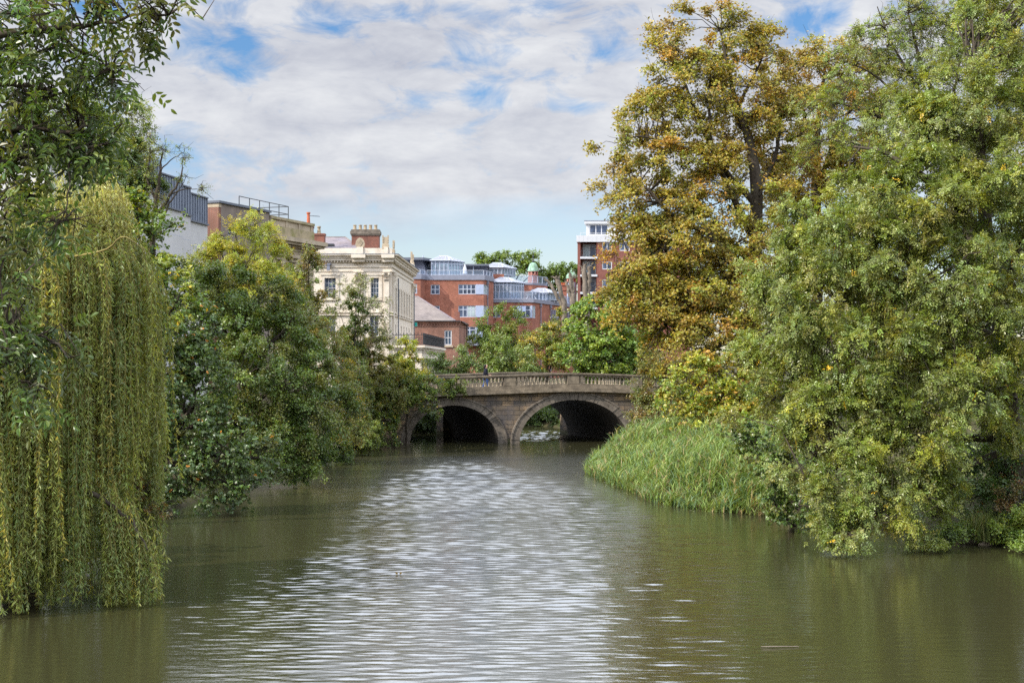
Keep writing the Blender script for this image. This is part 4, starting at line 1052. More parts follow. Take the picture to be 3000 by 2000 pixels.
# ================================================================== the walker on the bridge
def skin_body(name, verts, edges, mat, parent, root=0, sub=1):
    me = bpy.data.meshes.new(name); off = origin(parent)
    me.from_pydata([tuple(np.array(v[:3]) - off) for v in verts], edges, []); me.materials.append(mat)
    o = link(name, me, parent)
    md = o.modifiers.new('skin', 'SKIN'); md.use_smooth_shade = True
    for i, v in enumerate(verts): me.skin_vertices[0].data[i].radius = (v[3], v[4] if len(v) > 4 else v[3])
    me.skin_vertices[0].data[root].use_root = True
    o.modifiers.new('sub', 'SUBSURF').levels = sub; o.modifiers['sub'].render_levels = sub
    return o
def walker():
    t = 1.7; sx = (X_(1423, 96.6) - BC[0] - BV[0] * t) / BU[0]
    b = np.array(bp(sx, t, btop(sx) - 1.06)); root = thing('person', 'dark haired person in a dark jacket and blue jeans walking across the bridge', 'person', b)
    def q(x, y, z, *r): return (b[0] + x, b[1] + y, b[2] + z, *r)     # walks towards +x
    V = [q(0, 0, .95, .14, .11), q(0, 0, 1.15, .13, .10), q(.01, 0, 1.38, .15, .11), q(.03, 0, 1.52, .055), q(.05, 0, 1.60, .075, .065), q(.06, 0, 1.70, .09, .08), q(.05, 0, 1.77, .055),
         q(.02, -.09, .88, .095), q(.17, -.09, .50, .06), q(.28, -.09, .09, .04), q(.38, -.09, .045, .03),
         q(-.01, .09, .88, .095), q(-.05, .09, .48, .06), q(-.26, .09, .14, .04), q(-.19, .09, .05, .03),
         q(.01, -.19, 1.42, .055), q(.02, -.24, 1.16, .042), q(.24, -.22, 1.06, .034), q(.31, -.21, 1.05, .03), q(.37, -.21, 1.045, .022),
         q(.01, .19, 1.42, .055), q(-.03, .24, 1.15, .042), q(.18, .22, 1.03, .034), q(.25, .21, 1.03, .03), q(.31, .21, 1.02, .022),
         q(.15, 0, 1.68, .022)]
    E = [(0, 1), (1, 2), (2, 3), (3, 4), (4, 5), (5, 6), (0, 7), (7, 8), (8, 9), (9, 10), (0, 11), (11, 12), (12, 13), (13, 14), (2, 15), (15, 16), (16, 17), (17, 18), (18, 19), (2, 20), (20, 21), (21, 22), (22, 23), (23, 24), (5, 25)]
    # five fingers on each hand
    for h, base in ((18, (.31, -.21, 1.05)), (23, (.25, .21, 1.03))):
        for k, (dy, ln) in enumerate(((-.03, .07), (-.012, .085), (.006, .08), (.024, .065))):
            i = len(V); V.append(q(base[0] + .06 + ln * .5, base[1] + dy, base[2] - .005, .009)); V.append(q(base[0] + .06 + ln, base[1] + dy, base[2] - .03, .007)); E += [(h + 1, i), (i, i + 1)]
        i = len(V); V.append(q(base[0] + .04, base[1] + .01, base[2] + .035, .01)); V.append(q(base[0] + .08, base[1] + .01, base[2] + .045, .008)); E += [(h, i), (i, i + 1)]
    skin_body('body', V, E, M['skin'], root)
    J = [q(0, 0, .84, .20, .165), q(0, 0, 1.12, .20, .16), q(.01, 0, 1.40, .235, .175), q(.01, 0, 1.56, .13, .12), q(.01, -.20, 1.44, .12), q(.02, -.25, 1.16, .085), q(.21, -.225, 1.07, .06), q(.01, .20, 1.44, .12), q(-.03, .25, 1.15, .085), q(.15, .225, 1.04, .06)]
    skin_body('jacket', J, [(0, 1), (1, 2), (2, 3), (2, 4), (4, 5), (5, 6), (2, 7), (7, 8), (8, 9)], M['jacket'], root, 1)
    T = [q(0, 0, .93, .17, .15), q(.02, -.09, .85, .14), q(.17, -.09, .50, .10), q(.28, -.09, .10, .075), q(-.01, .09, .85, .14), q(-.05, .09, .48, .10), q(-.25, .09, .15, .075)]
    skin_body('jeans', T, [(0, 1), (1, 2), (2, 3), (0, 4), (4, 5), (5, 6)], M['jeans'], root)
    for a in ([q(.25, -.09, .06, .05, .045), q(.4, -.09, .045, .035)], [q(-.28, .09, .1, .05, .045), q(-.16, .09, .04, .035)]): skin_body('shoe', a, [(0, 1)], M['shoe'], root)
    H = [q(.03, 0, 1.775, .105, .095), q(-.035, 0, 1.70, .10, .11), q(-.05, 0, 1.60, .08, .10), q(-.09, 0, 1.46, .05, .09)]
    skin_body('hair', H, [(0, 1), (1, 2), (2, 3)], M['hair'], root)
walker()
# ================================================================== foliage
GD = (.030, .055, .016); GR = (.050, .090, .020); GL = (.095, .145, .026); YG = (.185, .215, .028); YE = (.36, .28, .03); OL = (.105, .105, .028)
SI = (.105, .145, .066); OR = (.30, .135, .022); BR = (.15, .078, .024); RU = (.22, .075, .022); GO = (.25, .195, .03); BG = (.055, .095, .045)
LEAVES = {}; LEAF_GAIN = np.array([1.85, 1.68, 1.25]); LAI_GAIN = 1.35
def leaf_quads(pos, ax, nm, L, W, colr, fold=False, rng=RNG):
    n = len(pos); s = nrm(np.cross(nm, ax)); nn = np.cross(ax, s)
    L = np.broadcast_to(L, (n,))[:, None]; W = np.broadcast_to(W, (n,))[:, None]
    if not fold:
        bend = nn * L * .10
        V = np.stack([pos, pos + ax * L * .45 + s * W * .5 + bend, pos + ax * L, pos + ax * L * .45 - s * W * .5 + bend], 1)
        Q = np.arange(n * 4).reshape(n, 4)
        return V.reshape(-1, 3), Q, colr
    up = nn * W * .22
    V = np.stack([pos, pos + ax * L * .28 + s * W * .46 + up, pos + ax * L * .66 + s * W * .40 + up, pos + ax * L - nn * L * .10,
                  pos + ax * L * .66 - s * W * .40 + up, pos + ax * L * .28 - s * W * .46 + up], 1)
    b = np.arange(n)[:, None] * 6
    Q = np.concatenate([b + np.array([[0, 3, 2, 1]]), b + np.array([[0, 5, 4, 3]])])
    return V.reshape(-1, 3), Q, np.concatenate([colr, colr])

def foliage(C, O, R, rng, n_leaf, kind, L, W, pal, spr=6, flat=.8, up=.25, droop=.35, hang=.35, spread=.35, upn=.8, fold=False, nl=7, jit=.28, accent=None, spray=1.0, gain=(1, 1, 1)):
    """C clump centres, O outward directions, R clump radius -> leaf mesh arrays and twig polylines"""
    Mc = len(C); unit = {'simple': 1, 'pinnate': nl, 'palmate': nl}[kind]
    K = max(2, int(round(n_leaf / Mc / spr / unit)))
    R = np.broadcast_to(R, (Mc,))
    rep = lambda a: np.repeat(a, spr, 0)
    c, o, r = rep(C), rep(O), rep(R)
    g = rng.normal(size=(len(c), 3)); sc = np.array([1, 1, flat])
    base = c + nrm(rng.normal(size=(len(c), 3))) * (r * rng.uniform(0, .55, len(c)))[:, None] * sc
    d = nrm(o * .7 + g * .62 * sc + np.array([0, 0, up]))
    ln = r * rng.uniform(.55, 1.25, len(c)) * spray
    def at(t, b=base, dd=d, l=ln): return b + dd * (l * t)[:, None] - np.array([0, 0, 1.]) * (droop * l * t * t)[:, None]
    tw = np.stack([c - o * (r * .25)[:, None], base, at(np.full(len(c), .55)), at(np.ones(len(c)))], 1)
    # leaves along every spray
    rr = lambda a: np.repeat(a, K, 0)
    t = rng.uniform(.08, 1.0, len(c) * K) ** .8
    pos = at(t, rr(base), rr(d), rr(ln)) + rng.normal(size=(len(t), 3)) * (rr(r) * spread * .5)[:, None]
    ax = nrm(rr(d) * .55 + rng.normal(size=(len(t), 3)) * .6 - np.array([0, 0, hang]))
    nm = nrm(np.array([0, 0, upn]) + rr(o) * .5 + rng.normal(size=(len(t), 3)) * .55)
    w = np.array([p[1] for p in pal], float); w /= w.sum(); pc = np.array([p[0] for p in pal])
    ci = rng.choice(len(pal), Mc, p=w); si = rng.choice(len(pal), Mc * spr, p=w)
    cl = .42 * pc[np.repeat(ci, spr)] + .33 * pc[si]
    cl = cl * rng.uniform(.85, 1.18, (len(cl), 1))
    cl = rr(cl) + .25 * pc[rng.choice(len(pal), len(t), p=w)]
    lc = cl * rng.uniform(1 - jit, 1 + jit, (len(t), 1)) * rng.uniform(.9, 1.1, (len(t), 3))
    if accent is not None:
        k = rng.random(len(t)) < accent[1]; lc[k] = np.array(accent[0]) * rng.uniform(.7, 1.2, (k.sum(), 1))
    if kind == 'simple':
        P_, A_, N_, C_ = pos, ax, nm, lc; Ls = L * rng.uniform(.7, 1.2, len(pos)); Ws = W / L * Ls
    else:
        s = nrm(np.cross(nm, ax)); n2 = np.cross(ax, s); PP, AA, NN, CC, LL = [], [], [], [], []
        if kind == 'pinnate':
            rach = L * 2.6
            for k in range(nl):
                if k == nl - 1: tt, dirv = 1.0, ax
                else:
                    tt = .25 + .7 * (k // 2) / max(1, (nl - 1) // 2); dirv = nrm(ax * .55 + s * (.85 if k % 2 else -.85) - np.array([0, 0, .18]))
                PP.append(pos + ax * rach * tt - np.array([0, 0, 1]) * rach * .22 * tt * tt); AA.append(nrm(dirv + rng.normal(size=dirv.shape) * .15)); NN.append(nrm(n2 + rng.normal(size=n2.shape) * .25)); CC.append(lc * rng.uniform(.9, 1.1, (len(lc), 1))); LL.append(L * rng.uniform(.75, 1.15, len(lc)))
        else:
            for k in range(nl):
                ph = (k - (nl - 1) / 2) * (1.9 / max(1, (nl - 1) / 2)) * .62
                dirv = nrm(ax * math.cos(ph) + s * math.sin(ph) - np.array([0, 0, .45]))
                PP.append(pos); AA.append(nrm(dirv + rng.normal(size=dirv.shape) * .12)); NN.append(nrm(n2 + rng.normal(size=n2.shape) * .2)); CC.append(lc * rng.uniform(.88, 1.12, (len(lc), 1))); LL.append(L * (1 - .12 * abs(k - (nl - 1) / 2)) * rng.uniform(.85, 1.1, len(lc)))
        P_, A_, N_, C_ = map(np.concatenate, (PP, AA, NN, CC)); Ls = np.concatenate(LL); Ws = W / L * Ls
    P_ = P_.copy(); lowz = .05 + .12 * rng.random(len(P_)); P_[:, 2] = np.maximum(P_[:, 2], lowz + Ls * .6)
    V, Q, cc = leaf_quads(P_, A_, N_, Ls, Ws, C_ * LEAF_GAIN * np.array(gain), fold, rng)
    return V, Q, np.clip(cc, .004, .9), tw

def smooth_path(p, n=10, rng=None, jit=0.0):
    p = np.asarray(p, float); m = len(p)
    if m == 2: q = p[0] + (p[1] - p[0]) * np.linspace(0, 1, n)[:, None]
    else:
        e = np.vstack([2 * p[0] - p[1], p, 2 * p[-1] - p[-2]]); out = []
        for u in np.linspace(0, m - 1 - 1e-6, n):
            i = int(u); f = u - i; a, b, c, d = e[i], e[i + 1], e[i + 2], e[i + 3]
            out.append(.5 * (2 * b + (c - a) * f + (2 * a - 5 * b + 4 * c - d) * f * f + (3 * b - a - 3 * c + d) * f ** 3))
        q = np.array(out)
    if rng is not None and jit: q[1:-1, :3] += rng.normal(size=(n - 2, 3)) * jit
    return q

def tree(name, label, cat, base, lobes, pal, leaf=('simple', .1, .07), lai=3.5, clump=.55, spr=6, seed=1, limbs=None, trunk_r=.18, group=None, bark='bark',
         back=.5, inner=.2, dens=1.25, fringe=.0, branch_r=.022, mat='leaf', trunk=True, extra_twigs=0, **kw):
    rng = np.random.default_rng(seed)
    bx, by = base[:2]; bz = gz(bx, by) if len(base) < 3 else base[2]
    root = thing(name, label, cat, (bx, by, bz), group)
    lc = np.array([P(l[0], l[1], l[2]) for l in lobes]); lr = np.array([[l[3] / F * l[2], (l[5] if len(l) > 5 else .85 * min(l[3], l[4]) / F * l[2]), l[4] / F * l[2]] for l in lobes])
    # wood
    segs = []
    if limbs is not None:
        for lb in limbs:
            p = np.array([[*P(a, b, c), r] for a, b, c, r in lb]); segs.append(smooth_path(p, 14, rng, .02 * trunk_r * 4))
    elif trunk:
        cen = lc.mean(0); top = np.array([cen[0], cen[1], cen[2] + .2 * (lc[:, 2].max() - cen[2])])
        mid = np.array([bx + (top[0] - bx) * .35 + rng.normal() * .2, by + (top[1] - by) * .35, bz + (top[2] - bz) * .5])
        segs.append(smooth_path([[bx, by, bz - .3, trunk_r * 1.25], [*mid, trunk_r * .8], [*top, trunk_r * .35]], 14, rng, .03))
        for k in range(len(lc)):
            f = np.clip((lc[k, 2] - bz) / max(.5, top[2] - bz) * .62, .12, .85); a = segs[0][int(f * 13)]
            m = (a[:3] + lc[k]) / 2 + rng.normal(size=3) * .15 + np.array([0, 0, .12 * np.linalg.norm(lc[k] - a[:3])])
            segs.append(smooth_path([[*a[:3], a[3] * .6], [*m, a[3] * .42], [*lc[k], a[3] * .2]], 14, rng, .03))
    Vs, Qs = [], []; off = 0
    if segs:
        S = np.stack(segs); V, Q = tubes(S[:, :, :3], S[:, :, 3], 7); Vs.append(V); Qs.append(Q); off += len(V)
        pts = S[:, 2:, :].reshape(-1, 4) if limbs is None else S.reshape(-1, 4)
    else: pts = np.array([[*c, .03] for c in lc])
    # clumps over and through every lobe
    C, O = [], []; area = 0.0
    for c, r in zip(lc, lr):
        area += math.pi * r[0] * r[2]
        n = max(4, int(dens * 4 * (r[0] * r[2]) / clump ** 2))
        d = nrm(rng.normal(size=(n, 3))); keep = (d[:, 1] < .25) | (rng.random(n) < back); d = d[keep]
        ph = rng.uniform(0, 6.28, 3); wob = 1 + .16 * np.sin(d[:, 0] * 4.1 + ph[0]) * np.sin(d[:, 2] * 4.7 + ph[1]) + .10 * np.sin(d[:, 0] * 9 + d[:, 2] * 8 + ph[2])
        rf = np.where(rng.random(len(d)) < inner, rng.uniform(.15, .6, len(d)), rng.uniform(.66, 1.0, len(d))) * wob
        if fringe: k = rng.random(len(d)) < fringe; rf[k] *= rng.uniform(1.05, 1.3, k.sum())
        C.append(c + d * rf[:, None] * r); O.append(nrm(d + np.array([0, 0, .15])))
    C, O = np.concatenate(C), np.concatenate(O)
    ok = C[:, 2] > .25; C, O = C[ok], O[ok]
    kind, L, W = leaf; n_leaf = LAI_GAIN * lai * area / (L * W * .5)
    R = clump * rng.uniform(.65, 1.25, len(C))
    V, Q, cc, tw = foliage(C, O, R, rng, n_leaf, kind, L, W, pal, spr=spr, **kw)
    # boughs from the nearest limb out to each clump
    D = ((C[:, None, :] - pts[None, :, :3]) ** 2).sum(-1); D = D + 2.0 * np.maximum(0, pts[None, :, 2] - C[:, None, 2]) ** 2
    a = pts[D.argmin(1)]; ds = np.linalg.norm(C - a[:, :3], axis=1)
    mid = (a[:, :3] + C) / 2 + rng.normal(size=C.shape) * (.10 * ds)[:, None] + np.array([0, 0, 1.]) * (.10 * ds)[:, None]
    m1 = (a[:, :3] * .6 + mid * .4) + rng.normal(size=C.shape) * (.03 * ds)[:, None]; m2 = mid * .5 + C * .5 + rng.normal(size=C.shape) * (.04 * ds)[:, None]
    Pl = np.stack([a[:, :3], m1, mid, m2, C], 1)
    r0 = np.minimum(a[:, 3] * .6, branch_r * (.5 + .5 * ds)); Rl = r0[:, None] * np.array([[1, .8, .62, .45, .28]]) + .004
    Vb, Qb = tubes(Pl, Rl, 5); Vs.append(Vb); Qs.append(Qb + off)
    mesh_np('trunk', np.concatenate(Vs), np.concatenate(Qs), M[bark], root, smooth=True)
    # crown: leaves and fine twigs
    tr = np.full(tw.shape[:2], 1.0) * np.array([[.010, .008, .006, .004]]) * max(.7, min(1.6, clump / .5))
    Vt, Qt = tubes(tw, tr, 3)
    if extra_twigs:
        k = rng.integers(0, len(C), extra_twigs); e = nrm(O[k] * .5 + rng.normal(size=(extra_twigs, 3)) * .7); l = R[k] * rng.uniform(1.0, 2.2, extra_twigs)
        bw = np.stack([C[k], C[k] + e * (l * .4)[:, None] + rng.normal(size=(extra_twigs, 3)) * .06, C[k] + e * (l * .75)[:, None] + rng.normal(size=(extra_twigs, 3)) * .1, C[k] + e * l[:, None] + rng.normal(size=(extra_twigs, 3)) * .12], 1)
        Ve, Qe = tubes(bw, np.full((extra_twigs, 4), 1.) * np.array([[.014, .011, .008, .004]]), 3); Qt = np.concatenate([Qt, Qe + len(Vt)]); Vt = np.concatenate([Vt, Ve])
    allV = np.concatenate([V, Vt]); allQ = np.concatenate([Q, Qt + len(V)]); ac = np.concatenate([cc, np.full((len(Qt), 3), .05)])
    mesh_np('crown', allV, allQ, [M[mat], M[bark]], root, colr=ac, matidx=np.concatenate([np.zeros(len(Q), int), np.ones(len(Qt), int)]))
    LEAVES[root.name] = len(Q)
    return root

# ------------------------------------------------------------------ right bank
def big_ash():
    lobes = [(2920, 100, 46, 170, 150), (2680, 380, 44.5, 100, 100), (2620, 430, 44.5, 85, 70), (2900, 330, 44, 220, 180), (2530, 540, 43.5, 105, 90), (2700, 560, 42, 180, 140), (2930, 620, 42, 180, 160),
             (2390, 680, 43.5, 110, 90), (2540, 760, 42, 170, 140), (2290, 820, 43.5, 115, 95), (2760, 840, 41.5, 190, 150), (2950, 900, 41.5, 150, 160), (2420, 940, 42, 170, 120),
             (2270, 1000, 43.5, 110, 90), (2600, 1040, 41, 160, 130), (2810, 1110, 41, 150, 140), (2290, 1150, 43, 120, 100), (2470, 1190, 41.5, 150, 120), (2680, 1250, 40.5, 130, 110),
             (2370, 1330, 41.5, 120, 100), (2540, 1370, 40.5, 120, 100), (2720, 1420, 40.5, 100, 90), (2440, 1470, 40.5, 110, 75), (2590, 1490, 40, 90, 70), (2490, 1560, 39.5, 55, 50), (2700, 1530, 40.5, 70, 60), (2960, 1180, 42.5, 110, 110)]
    limbs = [[(2985, 1520, 43.5, .34), (2960, 1250, 43.4, .30), (2930, 950, 43.4, .26), (2880, 600, 43.6, .2), (2860, 200, 44.5, .1)],
             [(2950, 1200, 43.4, .18), (2760, 1080, 42.6, .14), (2560, 960, 42.5, .10), (2400, 830, 43, .07), (2300, 740, 43.4, .04)],
             [(2900, 700, 43.5, .15), (2750, 560, 43, .11), (2600, 450, 43.6, .07), (2500, 430, 44, .04)], [(2880, 560, 43.8, .12), (2700, 340, 44.5, .07), (2600, 250, 45, .03)],
             [(2940, 1280, 43.4, .15), (2700, 1290, 42, .11), (2500, 1340, 41.4, .08), (2380, 1420, 41, .05), (2340, 1480, 40.8, .03)], [(2920, 1330, 43.2, .12), (2740, 1400, 41.4, .08), (2600, 1480, 40.5, .05), (2500, 1570, 39.6, .02)],
             [(2930, 1000, 43.4, .14), (2760, 900, 42.4, .1), (2640, 800, 42, .07), (2540, 700, 42.4, .04)], [(2930, 900, 43.4, .12), (2990, 700, 43, .08), (3060, 500, 43, .05)],
             [(2560, 960, 42.5, .08), (2420, 990, 42.6, .06), (2300, 960, 43, .04), (2240, 900, 43.4, .02)]]
    tree('ash_tree', 'huge spreading green ash tree filling the right side with boughs trailing into the river', 'tree', (X_(2985, 43.5), 43.5), lobes,
         [(GR, 3), (GL, 4.5), (SI, 5), (BG, .6), (YG, .9), (OL, 1.2)], ('pinnate', .095, .045), lai=4.7, clump=.50, spr=8, dens=1.2, gain=(1.1, 1.0, .86), seed=21, limbs=limbs, back=.45, fringe=.12, nl=7, droop=.3, hang=.45, bark='bark', branch_r=.02, extra_twigs=700, accent=(YE, .0025))
big_ash()
def chestnut():
    lobes = [(2090, 110, 78, 180, 100), (2010, 230, 77, 130, 100), (2200, 230, 79, 130, 120), (1930, 330, 77, 110, 70), (2090, 370, 78, 150, 110), (2250, 420, 80, 130, 130),
             (1850, 440, 76, 95, 75), (1990, 500, 76, 140, 95), (1822, 560, 75, 68, 60), (2150, 560, 77, 140, 110), (1905, 610, 75, 105, 62), (1858, 690, 74, 50, 45), (2040, 700, 75, 150, 100),
             (2220, 720, 76, 110, 110), (1868, 790, 73.5, 72, 60), (1930, 840, 73.5, 120, 85), (2090, 880, 74, 130, 100), (1775, 875, 73, 62, 32), (1900, 960, 73, 90, 80), (2010, 1010, 73, 120, 90), (2150, 1020, 73.5, 110, 90), (2200, 900, 75, 90, 90), (2060, 1130, 72.5, 130, 80), (1900, 740, 75, 110, 80), (1990, 780, 76, 120, 80), (1890, 710, 75.5, 85, 62), (1960, 620, 76, 100, 70), (1880, 880, 75, 110, 70), (2060, 820, 75.5, 120, 80), (2130, 780, 76, 110, 90), (1960, 930, 75, 110, 80), (2080, 960, 75.5, 110, 80)]
    T = [(2200, 1260, 77, .48), (2205, 900, 77.3, .42), (2215, 560, 77.6, .34), (2190, 400, 77.8, .24), (2150, 280, 78, .15), (2110, 90, 78, .05)]
    limbs = [T, [(2215, 600, 77.6, .22), (2110, 480, 77.4, .15), (2040, 330, 77.2, .1), (1990, 200, 77, .05)], [(2190, 400, 77.8, .16), (2160, 330, 78.4, .12), (2230, 180, 79, .05)], [(2205, 700, 77.4, .22), (2090, 440, 77, .12), (2080, 240, 77.6, .06)],
             [(2205, 760, 77.4, .24), (2090, 690, 76, .17), (1980, 640, 75.4, .12), (1880, 540, 75.3, .07), (1800, 520, 75, .03)], [(2205, 800, 77.4, .2), (2080, 700, 75.6, .14), (1960, 720, 74.6, .10), (1860, 780, 74, .06), (1780, 800, 73.6, .03)],
             [(2100, 460, 77, .13), (1990, 430, 76.5, .09), (1880, 400, 76, .05), (1800, 420, 76, .025)], [(2205, 860, 77.4, .16), (2080, 900, 75, .1), (1950, 950, 73.6, .06)], [(2215, 560, 77.6, .18), (2270, 460, 79, .12), (2290, 330, 80, .06)], [(2205, 900, 77.3, .15), (2120, 1000, 74.5, .1), (2020, 1100, 73, .06)]]
    tree('horse_chestnut', 'tallest tree, an orange and gold horse chestnut rising above the right end of the bridge', 'tree', (X_(2200, 77), 77), lobes,
         [(OR, 1.0), (GO, 6.5), (OL, 3.2), (BR, .7), (YG, 2.4)], ('palmate', .135, .058), lai=4.2, gain=(.85, .95, 1.0), jit=.18, clump=.8, spr=8, seed=33, limbs=limbs, back=.45, fringe=.22, nl=5, droop=.5, hang=.5, flat=.55, bark='bark', branch_r=.035, extra_twigs=900, inner=.12, spread=.4)
chestnut()
def second_chestnut():
    lobes = [(2330, 200, 86, 100, 85), (2440, 180, 87, 110, 90), (2350, 340, 85, 110, 100), (2480, 340, 86, 110, 110), (2310, 480, 84, 90, 90), (2420, 500, 85, 110, 100), (2310, 630, 83, 90, 90), (2420, 660, 84, 100, 110), (2550, 250, 87, 80, 90), (2540, 500, 86, 90, 120), (2320, 800, 83, 90, 90), (2430, 830, 84, 100, 100)]
    limbs = [[(2390, 1200, 86, .42), (2392, 800, 86, .36), (2390, 440, 86, .26), (2400, 330, 86, .16), (2420, 180, 86.5, .06)], [(2390, 470, 86, .2), (2360, 360, 86, .12), (2330, 220, 86, .05)], [(2392, 560, 86, .18), (2450, 400, 86.5, .1), (2510, 280, 87, .05)], [(2392, 700, 86, .18), (2330, 600, 85, .1), (2290, 520, 84.5, .05)]]
    tree('horse_chestnut', 'orange horse chestnut tree seen behind, between the tallest gold tree and the green ash', 'tree', (X_(2390, 86), 86), lobes,
         [(OR, 1.2), (GO, 5.6), (OL, 3.2), (BR, .7), (YG, 2)], ('palmate', .14, .06), lai=3.8, gain=(.85, .95, 1.0), jit=.18, clump=.8, spr=8, seed=34, limbs=limbs, back=.4, fringe=.15, nl=5, droop=.5, hang=.5, flat=.55, branch_r=.035, extra_twigs=250)
second_chestnut()
def thin_tree():
    lobes = [(2640, 60, 61, 110, 80), (2760, 100, 61, 110, 100), (2560, 120, 60, 90, 80), (2500, 230, 59, 85, 65), (2620, 340, 59, 80, 70), (2620, 200, 60, 80, 60), (2450, 330, 58, 70, 60), (2560, 330, 59, 70, 50), (2720, 250, 60, 100, 90), (2430, 430, 57, 60, 60), (2840, 180, 61, 100, 120), (2410, 250, 59, 40, 30)]
    b = (2800, 520, 60)
    limbs = [[(2860, 1150, 60, .28), (2840, 700, 60, .24), (2790, 430, 60, .16), (2700, 190, 60.5, .08), (2660, 40, 61, .04)], [(2810, 480, 60, .12), (2700, 280, 60, .07), (2610, 120, 60, .04), (2570, 20, 60, .02)], [(2815, 500, 60, .12), (2680, 340, 59.5, .07), (2560, 220, 59, .04), (2470, 180, 59, .02)], [(2830, 560, 60, .12), (2680, 400, 59, .08), (2540, 330, 58.5, .05), (2420, 290, 58, .02)],
             [(2830, 600, 60, .12), (2640, 470, 58.5, .07), (2500, 420, 57.6, .04), (2410, 410, 57, .02)], [(2790, 430, 60, .1), (2800, 250, 60.5, .06), (2840, 60, 61, .03)]]
    tree('ash_tree', 'thin open grey green tree with fanned dark branches high at the upper right', 'tree', (X_(2860, 60), 60), lobes,
         [(GR, 2.5), (OL, 3), (GL, 3), (YG, 1.6), (SI, 2)], ('pinnate', .1, .045), lai=1.5, clump=.6, spr=6, seed=35, limbs=limbs, back=.6, fringe=.2, nl=7, bark='bark', branch_r=.025, extra_twigs=500, inner=.1)
thin_tree()
tree('maple_tree', 'bright green and orange maple leaning out below the gold chestnut beside the reeds', 'tree', (X_(2120, 70), 70), [(2010, 1120, 68, 85, 70), (2110, 1100, 68, 100, 75), (2010, 1200, 67, 75, 60), (2120, 1200, 66.5, 110, 70), (2220, 1130, 68, 90, 80), (2200, 1230, 66, 90, 70), (2060, 1255, 66, 70, 40)],
     [(GL, 4), (YG, 4), (OR, 1.0), (GR, 2), (GO, 1.2)], ('palmate', .14, .10), lai=3.4, clump=.55, spr=6, seed=41, nl=3, trunk_r=.16, flat=.6, hang=.3)
tree('shrub', 'grey brown leaved shrub hanging over the right end of the bridge parapet', 'shrub', (X_(1960, 84), 84), [(1920, 1125, 83, 62, 60), (1890, 1190, 83, 45, 50), (1960, 1190, 82, 60, 60), (1930, 1250, 81, 60, 45), (1980, 1080, 83, 60, 60), (1860, 1230, 83, 30, 25), (1920, 1060, 84, 45, 45)],
     [(OL, 3), (BR, 2), (SI, 3), (GR, 2)], ('simple', .13, .07), lai=3.0, clump=.45, spr=6, seed=42, trunk_r=.09, extra_twigs=60)
tree('sycamore', 'small dark sycamore dipping to the water between the reeds and the big ash', 'tree', (X_(2330, 47), 47), [(2260, 1310, 46, 80, 70), (2300, 1400, 45.5, 80, 70), (2270, 1470, 45, 50, 50), (2340, 1490, 44.5, 50, 40), (2200, 1250, 47, 70, 60)],
     [(GR, 3), (GD, 3), (GL, 2), (OL, 1)], ('palmate', .11, .09), lai=3.6, clump=.42, spr=6, seed=43, nl=3, trunk_r=.1, hang=.6)
tree('elder_bush', 'dark leafy bush in the shade under the big ash at the right edge', 'bush', (X_(2930, 44), 44.5), [(2800, 1390, 43.5, 90, 70), (2900, 1330, 44, 90, 80), (2980, 1420, 43.5, 70, 80), (2850, 1460, 42.8, 90, 60), (2960, 1280, 45, 80, 70)],
     [(GD, 4), (GR, 3), (BG, 2)], ('pinnate', .1, .05), lai=3.2, clump=.42, spr=6, seed=44, nl=5, trunk_r=.06, accent=(BR, .02))
tree('bank_shrub', 'low bright green bush at the water edge at the far right', 'bush', (X_(2990, 41.6), 42.0), [(2980, 1530, 41.5, 55, 50), (2930, 1560, 41.3, 40, 28), (3050, 1520, 41.6, 50, 55)],
     [(GL, 4), (YG, 2), (GR, 2)], ('simple', .07, .05), lai=3.6, clump=.3, spr=6, seed=45, trunk_r=.03)
tree('bank_shrub', 'low green bush on the bank just left of the sedge tuft', 'bush', (X_(2790, 41.8), 42.2), [(2780, 1550, 41.6, 50, 38), (2820, 1570, 41.4, 35, 25), (2740, 1570, 41.5, 35, 25)],
     [(GR, 3), (GL, 3), (GD, 2)], ('simple', .06, .045), lai=3.4, clump=.28, spr=6, seed=46, trunk_r=.03)
tree('dead_shrub', 'brown withered shrub among green leaves on the right bank', 'shrub', (X_(2950, 43), 43), [(2950, 1440, 42.4, 28, 36), (2940, 1490, 42.3, 24, 26)],
     [(BR, 3), (OL, 2)], ('simple', .07, .045), gain=(.6, .7, .9), lai=2.2, clump=.25, spr=6, seed=47, trunk_r=.03)

for i, (px, Y, pal, lab, L) in enumerate((
        (2650, 66, [(GR, 4), (GL, 3), (OL, 2)], 'shaded green lime tree behind the left half of the big ash', [(2480, 700, 65, 120, 130), (2600, 560, 66, 140, 130), (2720, 760, 66, 150, 170), (2560, 920, 65, 150, 150), (2720, 1050, 65, 150, 150), (2460, 1080, 64, 110, 140), (2620, 1190, 64, 160, 110)]),
        (2950, 70, [(GD, 3), (GR, 4), (OL, 1)], 'dark green tree behind the trunk of the big ash at the right edge', [(2900, 420, 70, 150, 160), (2950, 650, 70, 150, 170), (2860, 850, 69, 150, 160), (2980, 1000, 69, 140, 170), (2870, 1120, 68, 150, 130), (3050, 350, 71, 130, 170)]))):
    tree('lime_tree', lab, 'tree', (X_(px, Y), Y), L, pal, ('simple', .13, .10), lai=3.6, clump=.85, spr=7, seed=300 + i, trunk_r=.3, back=.4, group='trees behind the big ash')

